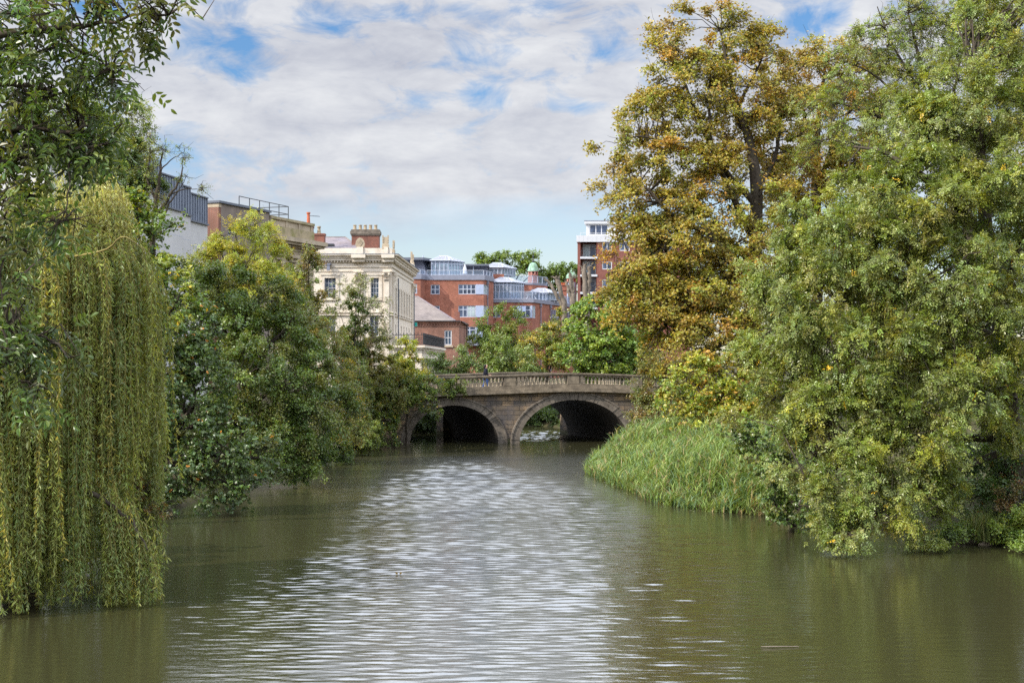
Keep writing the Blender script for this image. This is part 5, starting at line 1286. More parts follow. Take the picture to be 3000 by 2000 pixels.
# ------------------------------------------------------------------ left bank
tree('ash_tree', 'light green ash standing tall behind the weeping willow', 'tree', (X_(330, 60), 60), [(330, 320, 60, 85, 65), (270, 400, 59, 95, 80), (385, 400, 60, 50, 60), (200, 330, 60, 80, 80), (395, 470, 60, 40, 45), (300, 480, 59, 90, 70), (180, 440, 59, 90, 70)],
     [(GL, 4), (YG, 2), (GR, 3), (OL, 2)], ('pinnate', .11, .05), lai=2.4, clump=.7, spr=6, seed=51, nl=7, trunk_r=.25, fringe=.2, extra_twigs=160)
tree('ivy_clad_tree', 'dark dense ivy clad tree rising left of the zinc clad roof', 'tree', (X_(385, 55), 55), [(385, 480, 55, 62, 65), (370, 560, 55, 65, 60), (420, 540, 55, 45, 50), (340, 600, 55, 60, 50)],
     [(GD, 5), (GR, 2), (OL, 1)], ('simple', .085, .07), lai=4.5, clump=.35, spr=6, seed=52, trunk_r=.22)
def bare_tree():
    limbs = [[(440, 900, 54, .16), (445, 720, 54, .13), (458, 590, 54, .09), (470, 500, 54, .05), (478, 440, 54, .02)], [(452, 640, 54, .07), (500, 570, 54, .05), (530, 520, 54, .035), (535, 470, 54, .015)], [(458, 590, 54, .05), (430, 520, 54, .03), (440, 450, 54, .015)], [(500, 570, 54, .035), (545, 553, 54, .02), (592, 558, 54, .01)], [(470, 500, 54, .03), (500, 470, 54, .02), (540, 445, 54, .01)], [(445, 720, 54, .05), (490, 610, 54, .035), (522, 560, 54, .02), (550, 512, 54, .01)]]
    tree('sapling', 'sparse young tree with bare curved stems in front of the zinc clad roof', 'tree', (X_(440, 54), 54), [(470, 440, 54, 28, 26), (535, 450, 54, 22, 20), (550, 515, 54, 20, 14), (590, 552, 54, 16, 10), (445, 500, 54, 30, 26), (455, 590, 54, 28, 30), (440, 400, 54, 22, 20)],
         [(OL, 3), (GL, 3), (GR, 2)], ('pinnate', .07, .032), lai=.8, clump=.22, spr=4, seed=53, nl=5, limbs=limbs, branch_r=.012, extra_twigs=60, inner=.5)
bare_tree()
tree('field_maple', 'leafy mid green maple with bright yellow green top right of the willow crown', 'tree', (X_(430, 47), 47), [(400, 620, 46, 75, 45), (350, 700, 46, 75, 80), (450, 690, 46, 75, 70), (490, 800, 46, 50, 50), (430, 810, 45, 90, 80), (520, 880, 45, 60, 60), (400, 930, 45, 90, 70)],
     [(GL, 3), (GR, 4), (YG, 1.6), (GD, 1)], ('palmate', .11, .085), lai=3.6, clump=.48, spr=6, seed=54, nl=3, trunk_r=.2, accent=(YE, .02))
tree('sycamore', 'dark sycamore with large leaves hanging low over the water right of the willow', 'tree', (X_(440, 52) - .4, 52.5), [(480, 1000, 51, 90, 80), (600, 970, 52, 90, 80), (450, 1110, 50.5, 80, 80), (560, 1110, 51, 100, 90), (470, 1230, 50, 85, 80), (600, 1240, 50.5, 110, 90), (500, 1350, 49.5, 90, 80), (640, 1350, 50, 100, 80), (560, 1440, 49.3, 100, 45), (700, 1420, 50, 90, 50), (440, 1450, 49.3, 60, 50), (760, 1340, 51, 70, 70)],
     [(GD, 6), (GR, 3), (BG, 2), (OL, 1)], ('palmate', .125, .10), lai=3.8, clump=.5, spr=6, seed=55, nl=3, trunk_r=.25, hang=.5, accent=(OR, .012))
tree('laurel_hedge', 'dense dark laurel thicket behind the low sycamore on the left bank', 'hedge', (-17.0, 66.0), [(380, 880, 66, 90, 110), (520, 960, 66, 110, 110), (640, 1060, 66, 100, 110), (450, 1120, 65, 110, 120), (590, 1220, 64, 100, 110), (400, 1280, 62, 100, 100), (520, 1330, 60, 100, 80), (330, 1050, 64, 90, 120), (650, 1320, 62, 80, 70)],
     [(GD, 4), (GR, 3)], ('simple', .14, .10), lai=3.2, clump=.8, spr=6, seed=157, trunk_r=.12, back=.3)
tree('lime_tree', 'broad dense dark green tree in the middle of the left bank', 'tree', (X_(760, 64) - 1.5, 64), [(640, 850, 63, 110, 80), (760, 880, 63, 110, 80), (860, 960, 64, 90, 80), (660, 970, 62, 120, 90), (780, 1020, 62, 120, 100), (900, 1080, 63, 90, 90), (820, 1150, 61, 120, 100), (700, 1110, 60, 110, 90), (900, 1220, 62, 90, 90), (800, 1280, 60.5, 100, 90), (880, 1340, 61, 80, 60), (980, 1170, 65, 70, 80), (560, 800, 64, 80, 60)],
     [(GD, 3), (GR, 4.5), (GL, 1.6), (OL, 2)], ('simple', .10, .08), lai=4.0, clump=.6, spr=7, seed=56, trunk_r=.3)
tree('acacia_tree', 'yellow green tree with a bright feathery top before the stone building', 'tree', (X_(700, 73), 73), [(690, 690, 73, 55, 38), (755, 680, 73, 55, 45), (650, 740, 73, 70, 40), (735, 745, 72, 85, 45), (800, 760, 73, 45, 40), (680, 800, 72, 100, 50), (790, 830, 72, 75, 55), (600, 790, 73, 60, 50), (700, 880, 71, 100, 60)],
     [(YG, 5), (GL, 3.4), (GO, 1.2), (YE, .4)], ('pinnate', .10, .05), lai=2.4, clump=.55, spr=6, seed=57, nl=5, trunk_r=.2, flat=.5, fringe=.15, extra_twigs=120)
tree('hawthorn', 'olive and reddish thin tree in front of the left side of the cream villa', 'tree', (X_(880, 83), 83), [(860, 790, 83, 55, 45), (905, 770, 83, 35, 40), (830, 850, 82, 60, 50), (900, 860, 83, 60, 45), (930, 905, 83, 40, 40), (860, 930, 82, 70, 60), (930, 980, 82, 45, 50)],
     [(OL, 4), (GR, 3), (BR, 1.2), (GL, 2)], ('simple', .11, .08), lai=2.3, clump=.5, spr=6, seed=58, trunk_r=.14, fringe=.15, extra_twigs=160)
tree('willow_bush', 'pale olive bush with whitish bare twigs halfway along the left bank', 'bush', (X_(930, 76) - 1, 76), [(840, 900, 76, 60, 50), (900, 1000, 75, 70, 70), (970, 1050, 76, 70, 80), (960, 1160, 75, 70, 80), (1010, 1250, 76, 60, 60), (930, 1280, 74, 70, 60), (1020, 1130, 78, 50, 70)],
     [(OL, 4), (GL, 3), (SI, 2), (GO, 1.2), (GR, 2)], ('simple', .10, .055), lai=3.3, clump=.5, spr=6, seed=59, trunk_r=.12, bark='bark_pale', extra_twigs=220, accent=(OR, .02))
tree('ivy_clad_tree', 'ivy covered trunk with wispy bare twigs before the cream villa', 'tree', (X_(1045, 87), 87), [(1040, 900, 87, 32, 45), (1035, 970, 87, 38, 55), (1030, 1040, 87, 45, 55), (1035, 1110, 86.5, 55, 60), (1050, 1190, 86, 60, 60)],
     [(GD, 3), (GR, 4), (OL, 2)], ('simple', .11, .085), lai=4.0, clump=.42, spr=6, seed=60, trunk_r=.18, extra_twigs=80)
tree('birch_spray', 'wispy thin leaved sapling spreading across the front of the cream villa', 'sapling', (X_(1050, 88), 88.5), [(1020, 845, 88, 45, 30), (1090, 880, 88, 45, 40), (990, 890, 88, 40, 35), (1110, 930, 88, 40, 40), (1060, 830, 88, 35, 25), (960, 950, 88, 35, 40), (1120, 980, 88, 30, 35)],
     [(SI, 3), (OL, 3), (GL, 2)], ('simple', .10, .06), lai=.75, clump=.4, spr=5, seed=61, trunk_r=.07, branch_r=.018, bark='bark_pale', extra_twigs=260, fringe=.3)
tree('elder_bush', 'brown olive bush below the iron balcony of the cream villa', 'bush', (X_(1085, 90), 90), [(1080, 1010, 90, 55, 50), (1110, 1080, 90, 60, 50), (1070, 1120, 89, 60, 60), (1130, 1150, 89, 50, 50)],
     [(OL, 4), (BR, .6), (GR, 3)], ('simple', .10, .06), lai=3.6, clump=.42, spr=6, seed=62, trunk_r=.1)
tree('elder_bush', 'bright yellow green bush growing at the left end of the bridge parapet', 'bush', (X_(1185, 92.5), 92.5), [(1185, 1030, 92.5, 38, 42), (1160, 1080, 92, 50, 42), (1215, 1085, 92.5, 45, 38), (1180, 1120, 91.5, 65, 35)],
     [(YG, 4), (GL, 4), (GO, 1), (OL, 1)], ('simple', .11, .08), lai=3.4, clump=.4, spr=6, seed=63, trunk_r=.08, accent=(YE, .03))
tree('ivy_bush', 'green ivy thicket tumbling over the left end of the bridge wall', 'bush', (X_(1160, 90.5), 90.5), [(1150, 1150, 90.6, 80, 45), (1230, 1140, 90.9, 60, 40), (1100, 1210, 89.6, 65, 60), (1165, 1185, 90.6, 40, 38), (1270, 1125, 91.2, 30, 25), (1260, 1205, 91.5, 30, 16, .35), (1110, 1280, 89, 45, 45), (1050, 1250, 87, 65, 60)],
     [(GR, 3), (GL, 3), (OL, 2), (GD, 2)], ('simple', .11, .08), lai=3.4, clump=.4, spr=6, seed=64, trunk_r=.08, accent=(YE, .015))
tree('box_bush', 'rounded olive green bush touching the water left of the bridge', 'bush', (X_(1095, 83) - .3, 83), [(1065, 1270, 82, 48, 40), (1040, 1310, 81.5, 55, 25), (1085, 1312, 82, 38, 22)],
     [(GL, 3), (OL, 3), (GR, 2)], ('simple', .085, .065), lai=4, clump=.35, spr=6, seed=65, trunk_r=.06)
tree('bramble_bush', 'low green bramble spilling to the waterline along the left bank', 'bush', (X_(950, 76.5), 76.5), [(960, 1320, 75, 70, 30), (880, 1360, 72, 70, 30), (1010, 1325, 78, 50, 20), (820, 1400, 68, 60, 30)],
     [(GR, 4), (GL, 2), (GD, 2)], ('simple', .09, .065), lai=4, clump=.35, spr=6, seed=66, trunk_r=.05)
tree('wall_weed', 'leafy weed rooted in the bridge wall below the balusters', 'plant', (bp(-7.7, -.15, 3.1)), [(1335, 1130, 94.1, 32, 22, .35), (1310, 1140, 94.1, 25, 18, .3), (1338, 1152, 94.1, 20, 12, .25)],
     [(GR, 3), (GL, 3), (OL, 1)], ('simple', .12, .08), lai=3, clump=.3, spr=5, seed=67, trunk_r=.02)

# ------------------------------------------------------------------ beyond the bridge
BG_ = 'trees and bushes between the bridge and the brick flats'
tree('sycamore', 'tall mid green tree standing directly before the brick apartment block', 'tree', (X_(1450, 135), 135), [(1450, 940, 135, 40, 50), (1500, 970, 135, 40, 50), (1420, 1000, 135, 45, 50), (1480, 1040, 134, 60, 50), (1540, 1030, 135, 45, 50), (1410, 1070, 134, 50, 40)],
     [(GR, 3), (GL, 3), (OL, 2)], ('simple', .16, .12), lai=3.6, clump=.8, spr=6, seed=71, trunk_r=.2, group=BG_)
tree('hazel_bush', 'silvery green bush just behind the parapet left of the walker', 'bush', (X_(1350, 118), 118), [(1345, 1055, 118, 45, 38), (1310, 1080, 118, 40, 28), (1390, 1080, 118, 40, 30), (1280, 1075, 119, 40, 40)],
     [(SI, 4), (GR, 3), (GL, 1)], ('simple', .15, .11), lai=3.6, clump=.6, spr=6, seed=72, trunk_r=.1, group=BG_)
tree('hazel_bush', 'pale leafy bush just behind the parapet right of the walker', 'bush', (X_(1480, 117), 117), [(1470, 1030, 117, 50, 45), (1520, 1060, 117, 45, 40), (1440, 1075, 117, 45, 30)],
     [(SI, 3), (GL, 4), (GR, 2)], ('simple', .15, .11), lai=3.6, clump=.6, spr=6, seed=73, trunk_r=.1, group=BG_)
tree('field_maple', 'olive tree touched with yellow between the flats and the bridge crest', 'tree', (X_(1600, 130), 130), [(1590, 980, 130, 45, 40), (1570, 1030, 129, 50, 50), (1630, 1010, 130, 40, 50), (1620, 1060, 128, 55, 40), (1560, 1070, 127, 50, 35), (1638, 940, 131, 18, 32)],
     [(OL, 4), (GR, 3), (GO, 1.2), (GL, 2)], ('simple', .16, .12), lai=3.6, clump=.75, spr=6, seed=74, trunk_r=.18, group=BG_, accent=(YE, .03))
tree('field_maple', 'round yellow green maple behind the right half of the bridge', 'tree', (X_(1790, 118), 118), [(1720, 920, 118, 62, 45), (1790, 910, 118, 80, 48), (1698, 975, 117, 55, 55), (1770, 990, 115.5, 75, 60), (1695, 1050, 116, 55, 55), (1745, 1040, 115, 65, 55), (1830, 1040, 116, 70, 60), (1840, 960, 118, 70, 60), (1730, 1070, 116, 50, 35), (1880, 1030, 118, 60, 70), (1770, 930, 116.5, 60, 40)],
     [(YG, 3), (GL, 5), (GR, 2.5), (GO, .5)], ('palmate', .17, .12), lai=5.2, clump=.7, spr=8, gain=(.82, .96, 1.0), seed=75, nl=3, trunk_r=.25, flat=.55, group=BG_)
tree('yew_bush', 'deep dark green shrubbery under the round yellow green maple', 'bush', (X_(1830, 121), 121), [(1800, 1060, 120, 60, 45), (1860, 1070, 120, 55, 45), (1750, 1090, 120, 60, 30), (1830, 1010, 121, 60, 50)],
     [(GD, 4), (GR, 1)], ('simple', .15, .1), lai=3.6, clump=.7, spr=6, seed=76, trunk_r=.15, group=BG_)
tree('riverside_bush', 'dark overhanging bush seen through the right arch of the bridge', 'bush', (X_(1590, 127), 128), [(1640, 1228, 118.5, 50, 22), (1600, 1232, 120.5, 40, 16), (1560, 1195, 123, 60, 40), (1630, 1190, 122, 55, 45), (1590, 1215, 120, 50, 25), (1510, 1215, 123, 50, 30), (1500, 1200, 126, 50, 40), (1600, 1150, 127, 60, 40), (1680, 1170, 122, 50, 50)],
     [(GR, 2), (GD, 5)], ('simple', .15, .1), lai=5, clump=.6, spr=6, seed=77, trunk_r=.12)
tree('ivy_bush', 'dark ivy hanging beyond the left arch of the bridge', 'bush', (X_(1270, 110) - .6, 110), [(1240, 1245, 108, 55, 60), (1285, 1265, 109, 30, 40), (1200, 1265, 107.5, 50, 50), (1250, 1250, 113, 60, 55), (1310, 1260, 114, 40, 40), (1210, 1270, 112, 50, 40), (1330, 1275, 116, 40, 30), (1290, 1220, 109, 25, 35), (1260, 1200, 110, 40, 45), (1230, 1250, 110, 40, 40), (1290, 1270, 108.5, 22, 22), (1180, 1230, 111, 50, 50)],
     [(GD, 6), (GR, .6)], ('simple', .12, .09), lai=4.5, clump=.45, spr=6, seed=78, trunk_r=.08)
for i, (a, b, lab) in enumerate(((1395, 1520, 'far green tree above the roof of the brick flats left of the spired turret'), (1530, 1640, 'far green tree behind the two copper domed turrets'))):
    L = [(1410, 765, 250, 25, 18), (1470, 765, 250, 30, 26), (1510, 770, 250, 28, 22), (1545, 770, 250, 28, 30), (1440, 785, 250, 30, 18), (1570, 790, 250, 25, 25)] if i == 0 else [(1595, 805, 252, 26, 22), (1630, 800, 252, 28, 24), (1660, 800, 252, 26, 24), (1690, 800, 252, 25, 24), (1610, 830, 252, 35, 22), (1660, 840, 252, 40, 25), (1590, 850, 252, 30, 20)]
    tree('plane_tree', lab, 'tree', (X_((a + b) / 2, 251), 251), L, [(GR, 3), (GL, 3)], ('simple', .3, .24), lai=6.5, clump=1.1, dens=1.8, back=.3, spr=6, seed=80 + i, trunk_r=.35, group='far trees behind the flats')

def pollard(label, Y, stems, seed):
    rng = np.random.default_rng(seed); a = stems[0][0]
    o = thing('pollarded_tree', label, 'tree', (X_(a[0], Y), Y, 3.0), 'cut back bare trees before the flats')
    S = np.stack([smooth_path(np.array([[*P(p, q, Y), r] for p, q, r in s]), 14, rng, .05) for s in stems])
    V, Q = tubes(S[:, :, :3], S[:, :, 3] * (1 + .15 * rng.normal(size=S[:, :, 3].shape)), 8)
    mesh_np('trunk', V, Q, M['bark_pale'], o, smooth=True)
    k = [s[-1] for s in stems]; W = []
    for (p, q, r) in k:
        for _ in range(5):
            b = P(p, q + 4, Y); e = b + np.array([rng.normal() * .25, rng.normal() * .2, rng.uniform(.1, .5)]); W.append([b, (b + e) / 2 + rng.normal(size=3) * .04, e])
    V, Q = tubes(np.array(W), np.full((len(W), 3), 1.) * np.array([[.05, .035, .015]]), 4); mesh_np('crown', V, Q, M['bark_pale'], o)
pollard('bare pollarded tree leaning left with three cut limbs before the flats', 150, [[(1655, 1060, .32), (1652, 900, .30), (1645, 860, .28), (1632, 820, .22), (1628, 812, .2)], [(1650, 900, .2), (1630, 862, .19), (1612, 832, .16), (1600, 820, .1)], [(1646, 868, .2), (1640, 840, .18), (1636, 818, .16), (1631, 812, .15)]], 5)
pollard('bare pollarded tree with two upright cut stems beside the round green dome', 149, [[(1682, 1060, .3), (1682, 900, .28), (1676, 860, .24), (1673, 830, .2), (1670, 800, .16)], [(1681, 900, .22), (1670, 870, .2), (1664, 845, .17), (1660, 825, .13)], [(1680, 880, .16), (1680, 850, .15), (1678, 812, .12)]], 6)
pollard('bare pollarded tree with two grey stems before the white slabbed tower block', 148, [[(1722, 1060, .32), (1718, 900, .30), (1716, 860, .28), (1713, 810, .25), (1714, 775, .2)], [(1722, 900, .26), (1726, 850, .25), (1726, 810, .22), (1727, 780, .18)], [(1714, 840, .14), (1709, 805, .1), (1705, 780, .07)]], 7)

# ------------------------------------------------------------------ weeping willow
def willow():
    rng = np.random.default_rng(90); cx, cy = -11.5, 33.2; Rr = 2.98
    o = thing('weeping_willow', 'large weeping willow trailing long yellow green strands into the river at the left', 'tree', (cx, cy, gz(cx, cy)))
    tr = [smooth_path([[cx, cy, -.2, .45], [cx + .1, cy, 3.5, .36], [cx + .3, cy, 6.5, .22], [cx + .6, cy - .2, 8.7, .08]], 14, rng, .04)]
    for k in range(11):
        a = rng.uniform(0, 6.28); r = rng.uniform(.5, .95) * Rr; s = tr[0][rng.integers(5, 11)]
        e = np.array([cx + r * math.cos(a), cy + r * math.sin(a), 9.0 - 1.6 * (r / Rr) ** 2])
        tr.append(smooth_path([[*s[:3], s[3] * .5], [*((s[:3] + e) / 2 + np.array([0, 0, .7])), s[3] * .3], [*e, .02]], 14, rng, .05))
    tr.append(smooth_path([[cx + .2, cy - .5, 1.5, .12], [cx + 1.9, cy - 2.0, 2.6, .07], [X_(380, 31.2), 31.2, Z_(1520, 31.2), .04], [X_(432, 31), 31, Z_(1610, 31), .015]], 14, rng, .02))
    bo = smooth_path([[X_(180, 31.5), 31.5, Z_(760, 31.5), .03], [X_(300, 30.2), 30.2, Z_(735, 30.2), .022], [X_(365, 30.1), 30.1, Z_(694, 30.1), .018], [X_(425, 30.3), 30.3, Z_(735, 30.3), .008]], 14, rng, .01)
    V, Q = tubes(bo[None, :, :3], bo[None, :, 3], 6); mesh_np('bough', V, Q, M['twig_y'], o, smooth=True)
    S = np.stack(tr); V, Q = tubes(S[:, :, :3], S[:, :, 3], 7); mesh_np('trunk', V, Q, M['bark'], o, smooth=True)
    A, B, TI = [], [], []     # start, drop-to height, tress number
    def tress(x, y, z, zend, n, w):
        ti = (TI[-1] + 1) if TI else 0
        for _ in range(n):
            TI.append(ti); A.append((x + rng.normal() * w, y + rng.normal() * w, z + rng.normal() * .12)); B.append(zend + rng.normal() * .25 + (rng.random() ** 3) * 1.2)
    for k in range(74):      # curtains: bundles of tresses hung from one bough, gaps between them
        a = rng.uniform(-math.pi, math.pi * .35) if rng.random() < .8 else rng.uniform(0, 6.28); r = Rr * math.sqrt(rng.random()) if rng.random() < .45 else Rr * rng.uniform(.78, .98)
        tier = rng.random() < .32; gend = rng.uniform(.05, .45) if rng.random() > .32 else rng.uniform(.8, 5.0)
        for q in range(rng.integers(4, 8)):
            x, y = cx + r * math.cos(a) + rng.normal() * .17, cy + r * math.sin(a) + rng.normal() * .17
            rr_ = math.hypot(x - cx, y - cy); top = 9.35 - 1.75 * (min(rr_, Rr) / Rr) ** 2.4 + rng.normal() * .2
            right = max(0, ((x - cx) / Rr - .90) / .1)
            zend = gend + rng.normal() * .3
            if right > .1: zend = rng.uniform(2.4, 5.2)
            if tier and right < .1: top = rng.uniform(3.5, 7.6)
            tress(x, y, top, max(.05, zend), 6, .10)
    for k in range(80):      # sprays springing out of the top
        x, y = X_(rng.uniform(60, 330), 32.5), rng.uniform(31.5, 34); tress(x, y, 9.2 + rng.uniform(-.4, .35), rng.uniform(5.4, 8.0), 4, .09)
    for k in range(11): tress(X_(rng.uniform(265, 335), 32.5), 32.5 + rng.normal() * .3, Z_(rng.uniform(545, 600), 32.5), rng.uniform(7.0, 8.3), 3, .07)
    for k in range(36):      # the low bough over the water
        t = rng.random(); px = 300 + 150 * t; y = 31.6 - .5 * rng.random(); tress(X_(px, y), y, Z_(1480 + 150 * t ** 1.6 + rng.normal() * 45, y), .12 + .15 * rng.random(), 4, .08)
    A = np.array(A); B = np.maximum(np.array(B), .08); n = len(A)
    rad = nrm(np.stack([A[:, 0] - cx, A[:, 1] - cy, np.zeros(n)], 1)); ln = np.maximum(A[:, 2] - B, .4)
    out = rng.uniform(.08, .34, n); Pn = 9; ts = np.linspace(0, 1, Pn)
    TI = np.array(TI); nt_ = TI.max() + 1; sway = rng.normal(size=(nt_, 3))[TI] * .20 + rng.normal(size=(n, 3)) * .09; wig = rng.uniform(0, 6.28, nt_)[TI] + rng.normal(size=n) * .5; wdir = nrm(rng.normal(size=(nt_, 3)) * np.array([1, 1, 0]))[TI]
    pts = []
    for t in ts:
        h = ln * t; arch = np.minimum(h / .8, 1)
        p = A + rad * (out * (1 - (1 - arch) ** 2))[:, None] + sway * (t ** 1.5) * np.minimum(1, ln / 3)[:, None] + wdir * (.07 * t * np.sin(t * ln * 1.3 + wig))[:, None]
        p[:, 2] = A[:, 2] + .22 * np.sin(np.minimum(h / .5, 1) * math.pi) * out / .45 - h
        pts.append(p)
    pts = np.stack(pts, 1)
    rw = np.full((n, Pn), 1.) * np.linspace(.006, .003, Pn)[None]
    Vs, Qs = tubes(pts, rw, 3)
    pal = np.array([(.20, .21, .035), (.12, .15, .035), (.15, .18, .06), (.26, .20, .035), (.08, .115, .03)]); w = np.array([.28, .29, .24, .04, .15])
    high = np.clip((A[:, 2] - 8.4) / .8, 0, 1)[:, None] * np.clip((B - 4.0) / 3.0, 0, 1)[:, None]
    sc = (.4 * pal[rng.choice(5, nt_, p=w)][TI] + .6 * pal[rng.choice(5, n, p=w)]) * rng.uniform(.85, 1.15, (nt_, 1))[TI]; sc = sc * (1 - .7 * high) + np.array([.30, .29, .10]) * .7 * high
    cnt = np.maximum(6, (ln / .036).astype(int)); sid = np.repeat(np.arange(n), cnt); m = len(sid)
    t = rng.random(m); f = t * (Pn - 1); i = np.minimum(f.astype(int), Pn - 2); fr = (f - i)[:, None]
    pos = pts[sid, i] * (1 - fr) + pts[sid, i + 1] * fr
    ax = nrm(np.array([0, 0, -.85]) + rng.normal(size=(m, 3)) * np.array([.62, .62, .28])); nm = nrm(rng.normal(size=(m, 3)) + rad[sid] * .5)
    L = rng.uniform(.09, .16, m); cl = 1.45 * sc[sid] * rng.uniform(.75, 1.3, (m, 1)) * rng.uniform(.92, 1.08, (m, 3))
    pos[:, 2] = np.maximum(pos[:, 2], L * .9 + .01)
    V, Q, cc = leaf_quads(pos, ax, nm, L, L * .21, cl)
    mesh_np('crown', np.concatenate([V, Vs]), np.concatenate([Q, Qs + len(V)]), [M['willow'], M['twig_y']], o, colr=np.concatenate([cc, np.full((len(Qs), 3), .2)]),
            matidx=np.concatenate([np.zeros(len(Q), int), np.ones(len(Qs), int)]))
    LEAVES['willow'] = len(Q)
willow()
tree('alder_bush', 'dark bush hidden in the shade behind the hanging willow strands', 'bush', (X_(200, 38) - .6, 38.5), [(60, 1500, 38, 130, 130), (220, 1480, 38, 120, 120), (330, 1520, 37.5, 70, 70), (150, 1620, 36.5, 150, 60), (300, 1610, 36.5, 70, 50), (100, 1300, 39, 140, 130)],
     [(GD, 4), (GR, 2)], ('simple', .09, .065), lai=3, clump=.4, spr=6, seed=92, trunk_r=.06)
tree('bramble_bush', 'small pinkish brown bramble poking out right of the willow above the water', 'bush', (X_(420, 33.5), 34.2), [(430, 1440, 33.6, 28, 22), (460, 1490, 33.4, 22, 20), (400, 1410, 33.8, 26, 20)],
     [(BR, 3), (RU, 1), (GR, 2), (SI, 2)], ('simple', .055, .04), lai=2.4, clump=.2, spr=5, seed=91, trunk_r=.02, extra_twigs=40)

# ------------------------------------------------------------------ near ash boughs, upper left
def near_ash():
    Y = 13.0
    lobes = [(60, 40, Y, 130, 80, .4), (230, 40, Y - .3, 110, 60, .35), (390, 30, Y - .4, 80, 40, .25), (470, 70, Y - .4, 55, 30, .2), (160, 140, Y, 100, 60, .35), (40, 190, Y + .3, 100, 70, .4), (250, 215, Y + .2, 75, 45, .25), (330, 205, Y, 40, 30, .2), (120, 290, Y, 110, 60, .4),
             (210, 340, Y, 90, 50, .3), (50, 390, Y + .2, 110, 80, .4), (150, 410, Y, 110, 42, .4), (285, 410, Y - .2, 60, 36, .3), (40, 465, Y, 80, 45, .4), (250, 470, Y, 40, 14, .2), (20, 600, Y, 70, 80, .3), (10, 720, Y, 60, 80, .3), (30, 850, Y - .3, 60, 60, .25),
             (110, 980, Y - .4, 70, 45, .25), (60, 1040, Y - .4, 80, 60, .25), (100, 1120, Y - .4, 50, 60, .2), (20, 930, Y - .3, 50, 60, .25), (175, 640, Y - .3, 40, 16, .12)]
    limbs = [[(-620, 1500, Y + 1, .34), (-560, 900, Y + 1, .30), (-480, 400, Y + .8, .24), (-300, 120, Y + .4, .14), (-60, 60, Y + .2, .07)], [(-380, 200, Y + .5, .10), (-100, 120, Y, .05), (150, 86, Y - .2, .028), (330, 67, Y - .4, .016), (446, 22, Y - .5, .007)], [(-60, 60, Y + .2, .05), (60, 50, Y, .03), (156, 98, Y, .022), (214, 143, Y, .016), (308, 192, Y, .007)],
             [(-500, 480, Y + .7, .12), (-200, 330, Y + .2, .06), (0, 250, Y + .1, .035), (110, 255, Y, .022), (210, 272, Y, .01)], [(-530, 640, Y + .8, .12), (-200, 420, Y + .2, .06), (0, 376, Y, .035), (180, 384, Y, .022), (270, 368, Y - .1, .01)], [(-540, 760, Y + .8, .11), (-180, 520, Y + .1, .05), (30, 470, Y, .03), (190, 452, Y, .018), (300, 425, Y - .2, .008)],
             [(-560, 1050, Y + .9, .10), (-200, 700, Y, .05), (-10, 640, Y, .028), (60, 700, Y, .015)], [(-600, 1280, Y + 1, .10), (-200, 1010, Y, .045), (0, 980, Y - .3, .022), (90, 985, Y - .4, .012), (150, 960, Y - .4, .006)], [(0, 980, Y - .3, .02), (60, 1040, Y - .4, .012), (110, 1110, Y - .4, .006)], [(180, 384, Y, .014), (210, 470, Y - .1, .01), (190, 620, Y - .3, .006)]]
    tree('ash_tree', 'near ash tree reaching in from the upper left with large dark pinnate leaves', 'tree', (X_(-620, Y + 1), Y + 1, 1.0), lobes, [(GR, 4), (GD, 5), (GL, 1.2), (OL, 1.4)], ('pinnate', .086, .037), lai=1.3, clump=.17, spr=4, seed=95, limbs=limbs,
         back=1.0, dens=.85, nl=7, fold=True, droop=.4, hang=.75, spread=.5, branch_r=.012, bark='bark', inner=.3, extra_twigs=140, spray=1.3)
near_ash()

# ------------------------------------------------------------------ reeds, sedge, ground cover
def blades(name, pts, hts, rng, pal, w, lean, mat, label=None, cat=None, kind=None, leafy=0):
    n = len(pts); a = rng.uniform(0, 6.28, n); dirs = np.stack([np.cos(a), np.sin(a), np.zeros(n)], 1) * rng.uniform(.2, 1, n)[:, None] * lean + np.array([.10, .02, 0])
    V, Q, Cc = [], [], []; off = 0
    def ribbon(p0, d, h, wid, c, bend):
        nonlocal off
        m = len(p0); side = nrm(np.cross(d + np.array([1e-3, 0, 0]), np.array([0, 0, 1.]))); side = nrm(side + rng.normal(size=side.shape) * .5 * np.array([1, 1, 0]))
        st = []
        for t in (0, .35, .7, 1.0):
            c0 = p0 + d * (h * t * t)[:, None] * bend + np.array([0, 0, 1.]) * (h * (t - .18 * bend * t * t))[:, None]
            ww = wid * (1.0, .95, .6, .05)[(0, .35, .7, 1.0).index(t)]
            st += [c0 + side * ww[:, None] / 2, c0 - side * ww[:, None] / 2]
        v = np.stack(st, 1).reshape(-1, 3); b = (np.arange(m) * 8)[:, None]
        q = np.concatenate([b + np.array([[0, 1, 3, 2]]), b + np.array([[2, 3, 5, 4]]), b + np.array([[4, 5, 7, 6]])])
        V.append(v); Q.append(q + off); Cc.append(np.concatenate([c, c, c])); off += len(v)
    pc = np.array([p[0] for p in pal]); pw = np.array([p[1] for p in pal], float); pw /= pw.sum()
    c = pc[rng.choice(len(pc), n, p=pw)] * rng.uniform(.75, 1.25, (n, 1))
    ribbon(pts, dirs, hts, np.full(n, w), c, 1.0)
    for k in range(leafy):
        t = rng.uniform(.3, .95, n); p = pts + dirs * (hts * t * t)[:, None] + np.array([0, 0, 1.]) * (hts * (t - .18 * t * t))[:, None]
        a = rng.uniform(0, 6.28, n); d = np.stack([np.cos(a), np.sin(a), np.zeros(n)], 1) * 1.2 + np.array([.35, 0, 0])
        ribbon(p, d, rng.uniform(.25, .5, n), np.full(n, w * 1.5), c * rng.uniform(.8, 1.2, (n, 1)), 1.0)
    o = mesh_np(name, np.concatenate(V), np.concatenate(Q), M[mat], None, colr=np.concatenate(Cc))
    tag(o, label, cat, kind=kind); return o
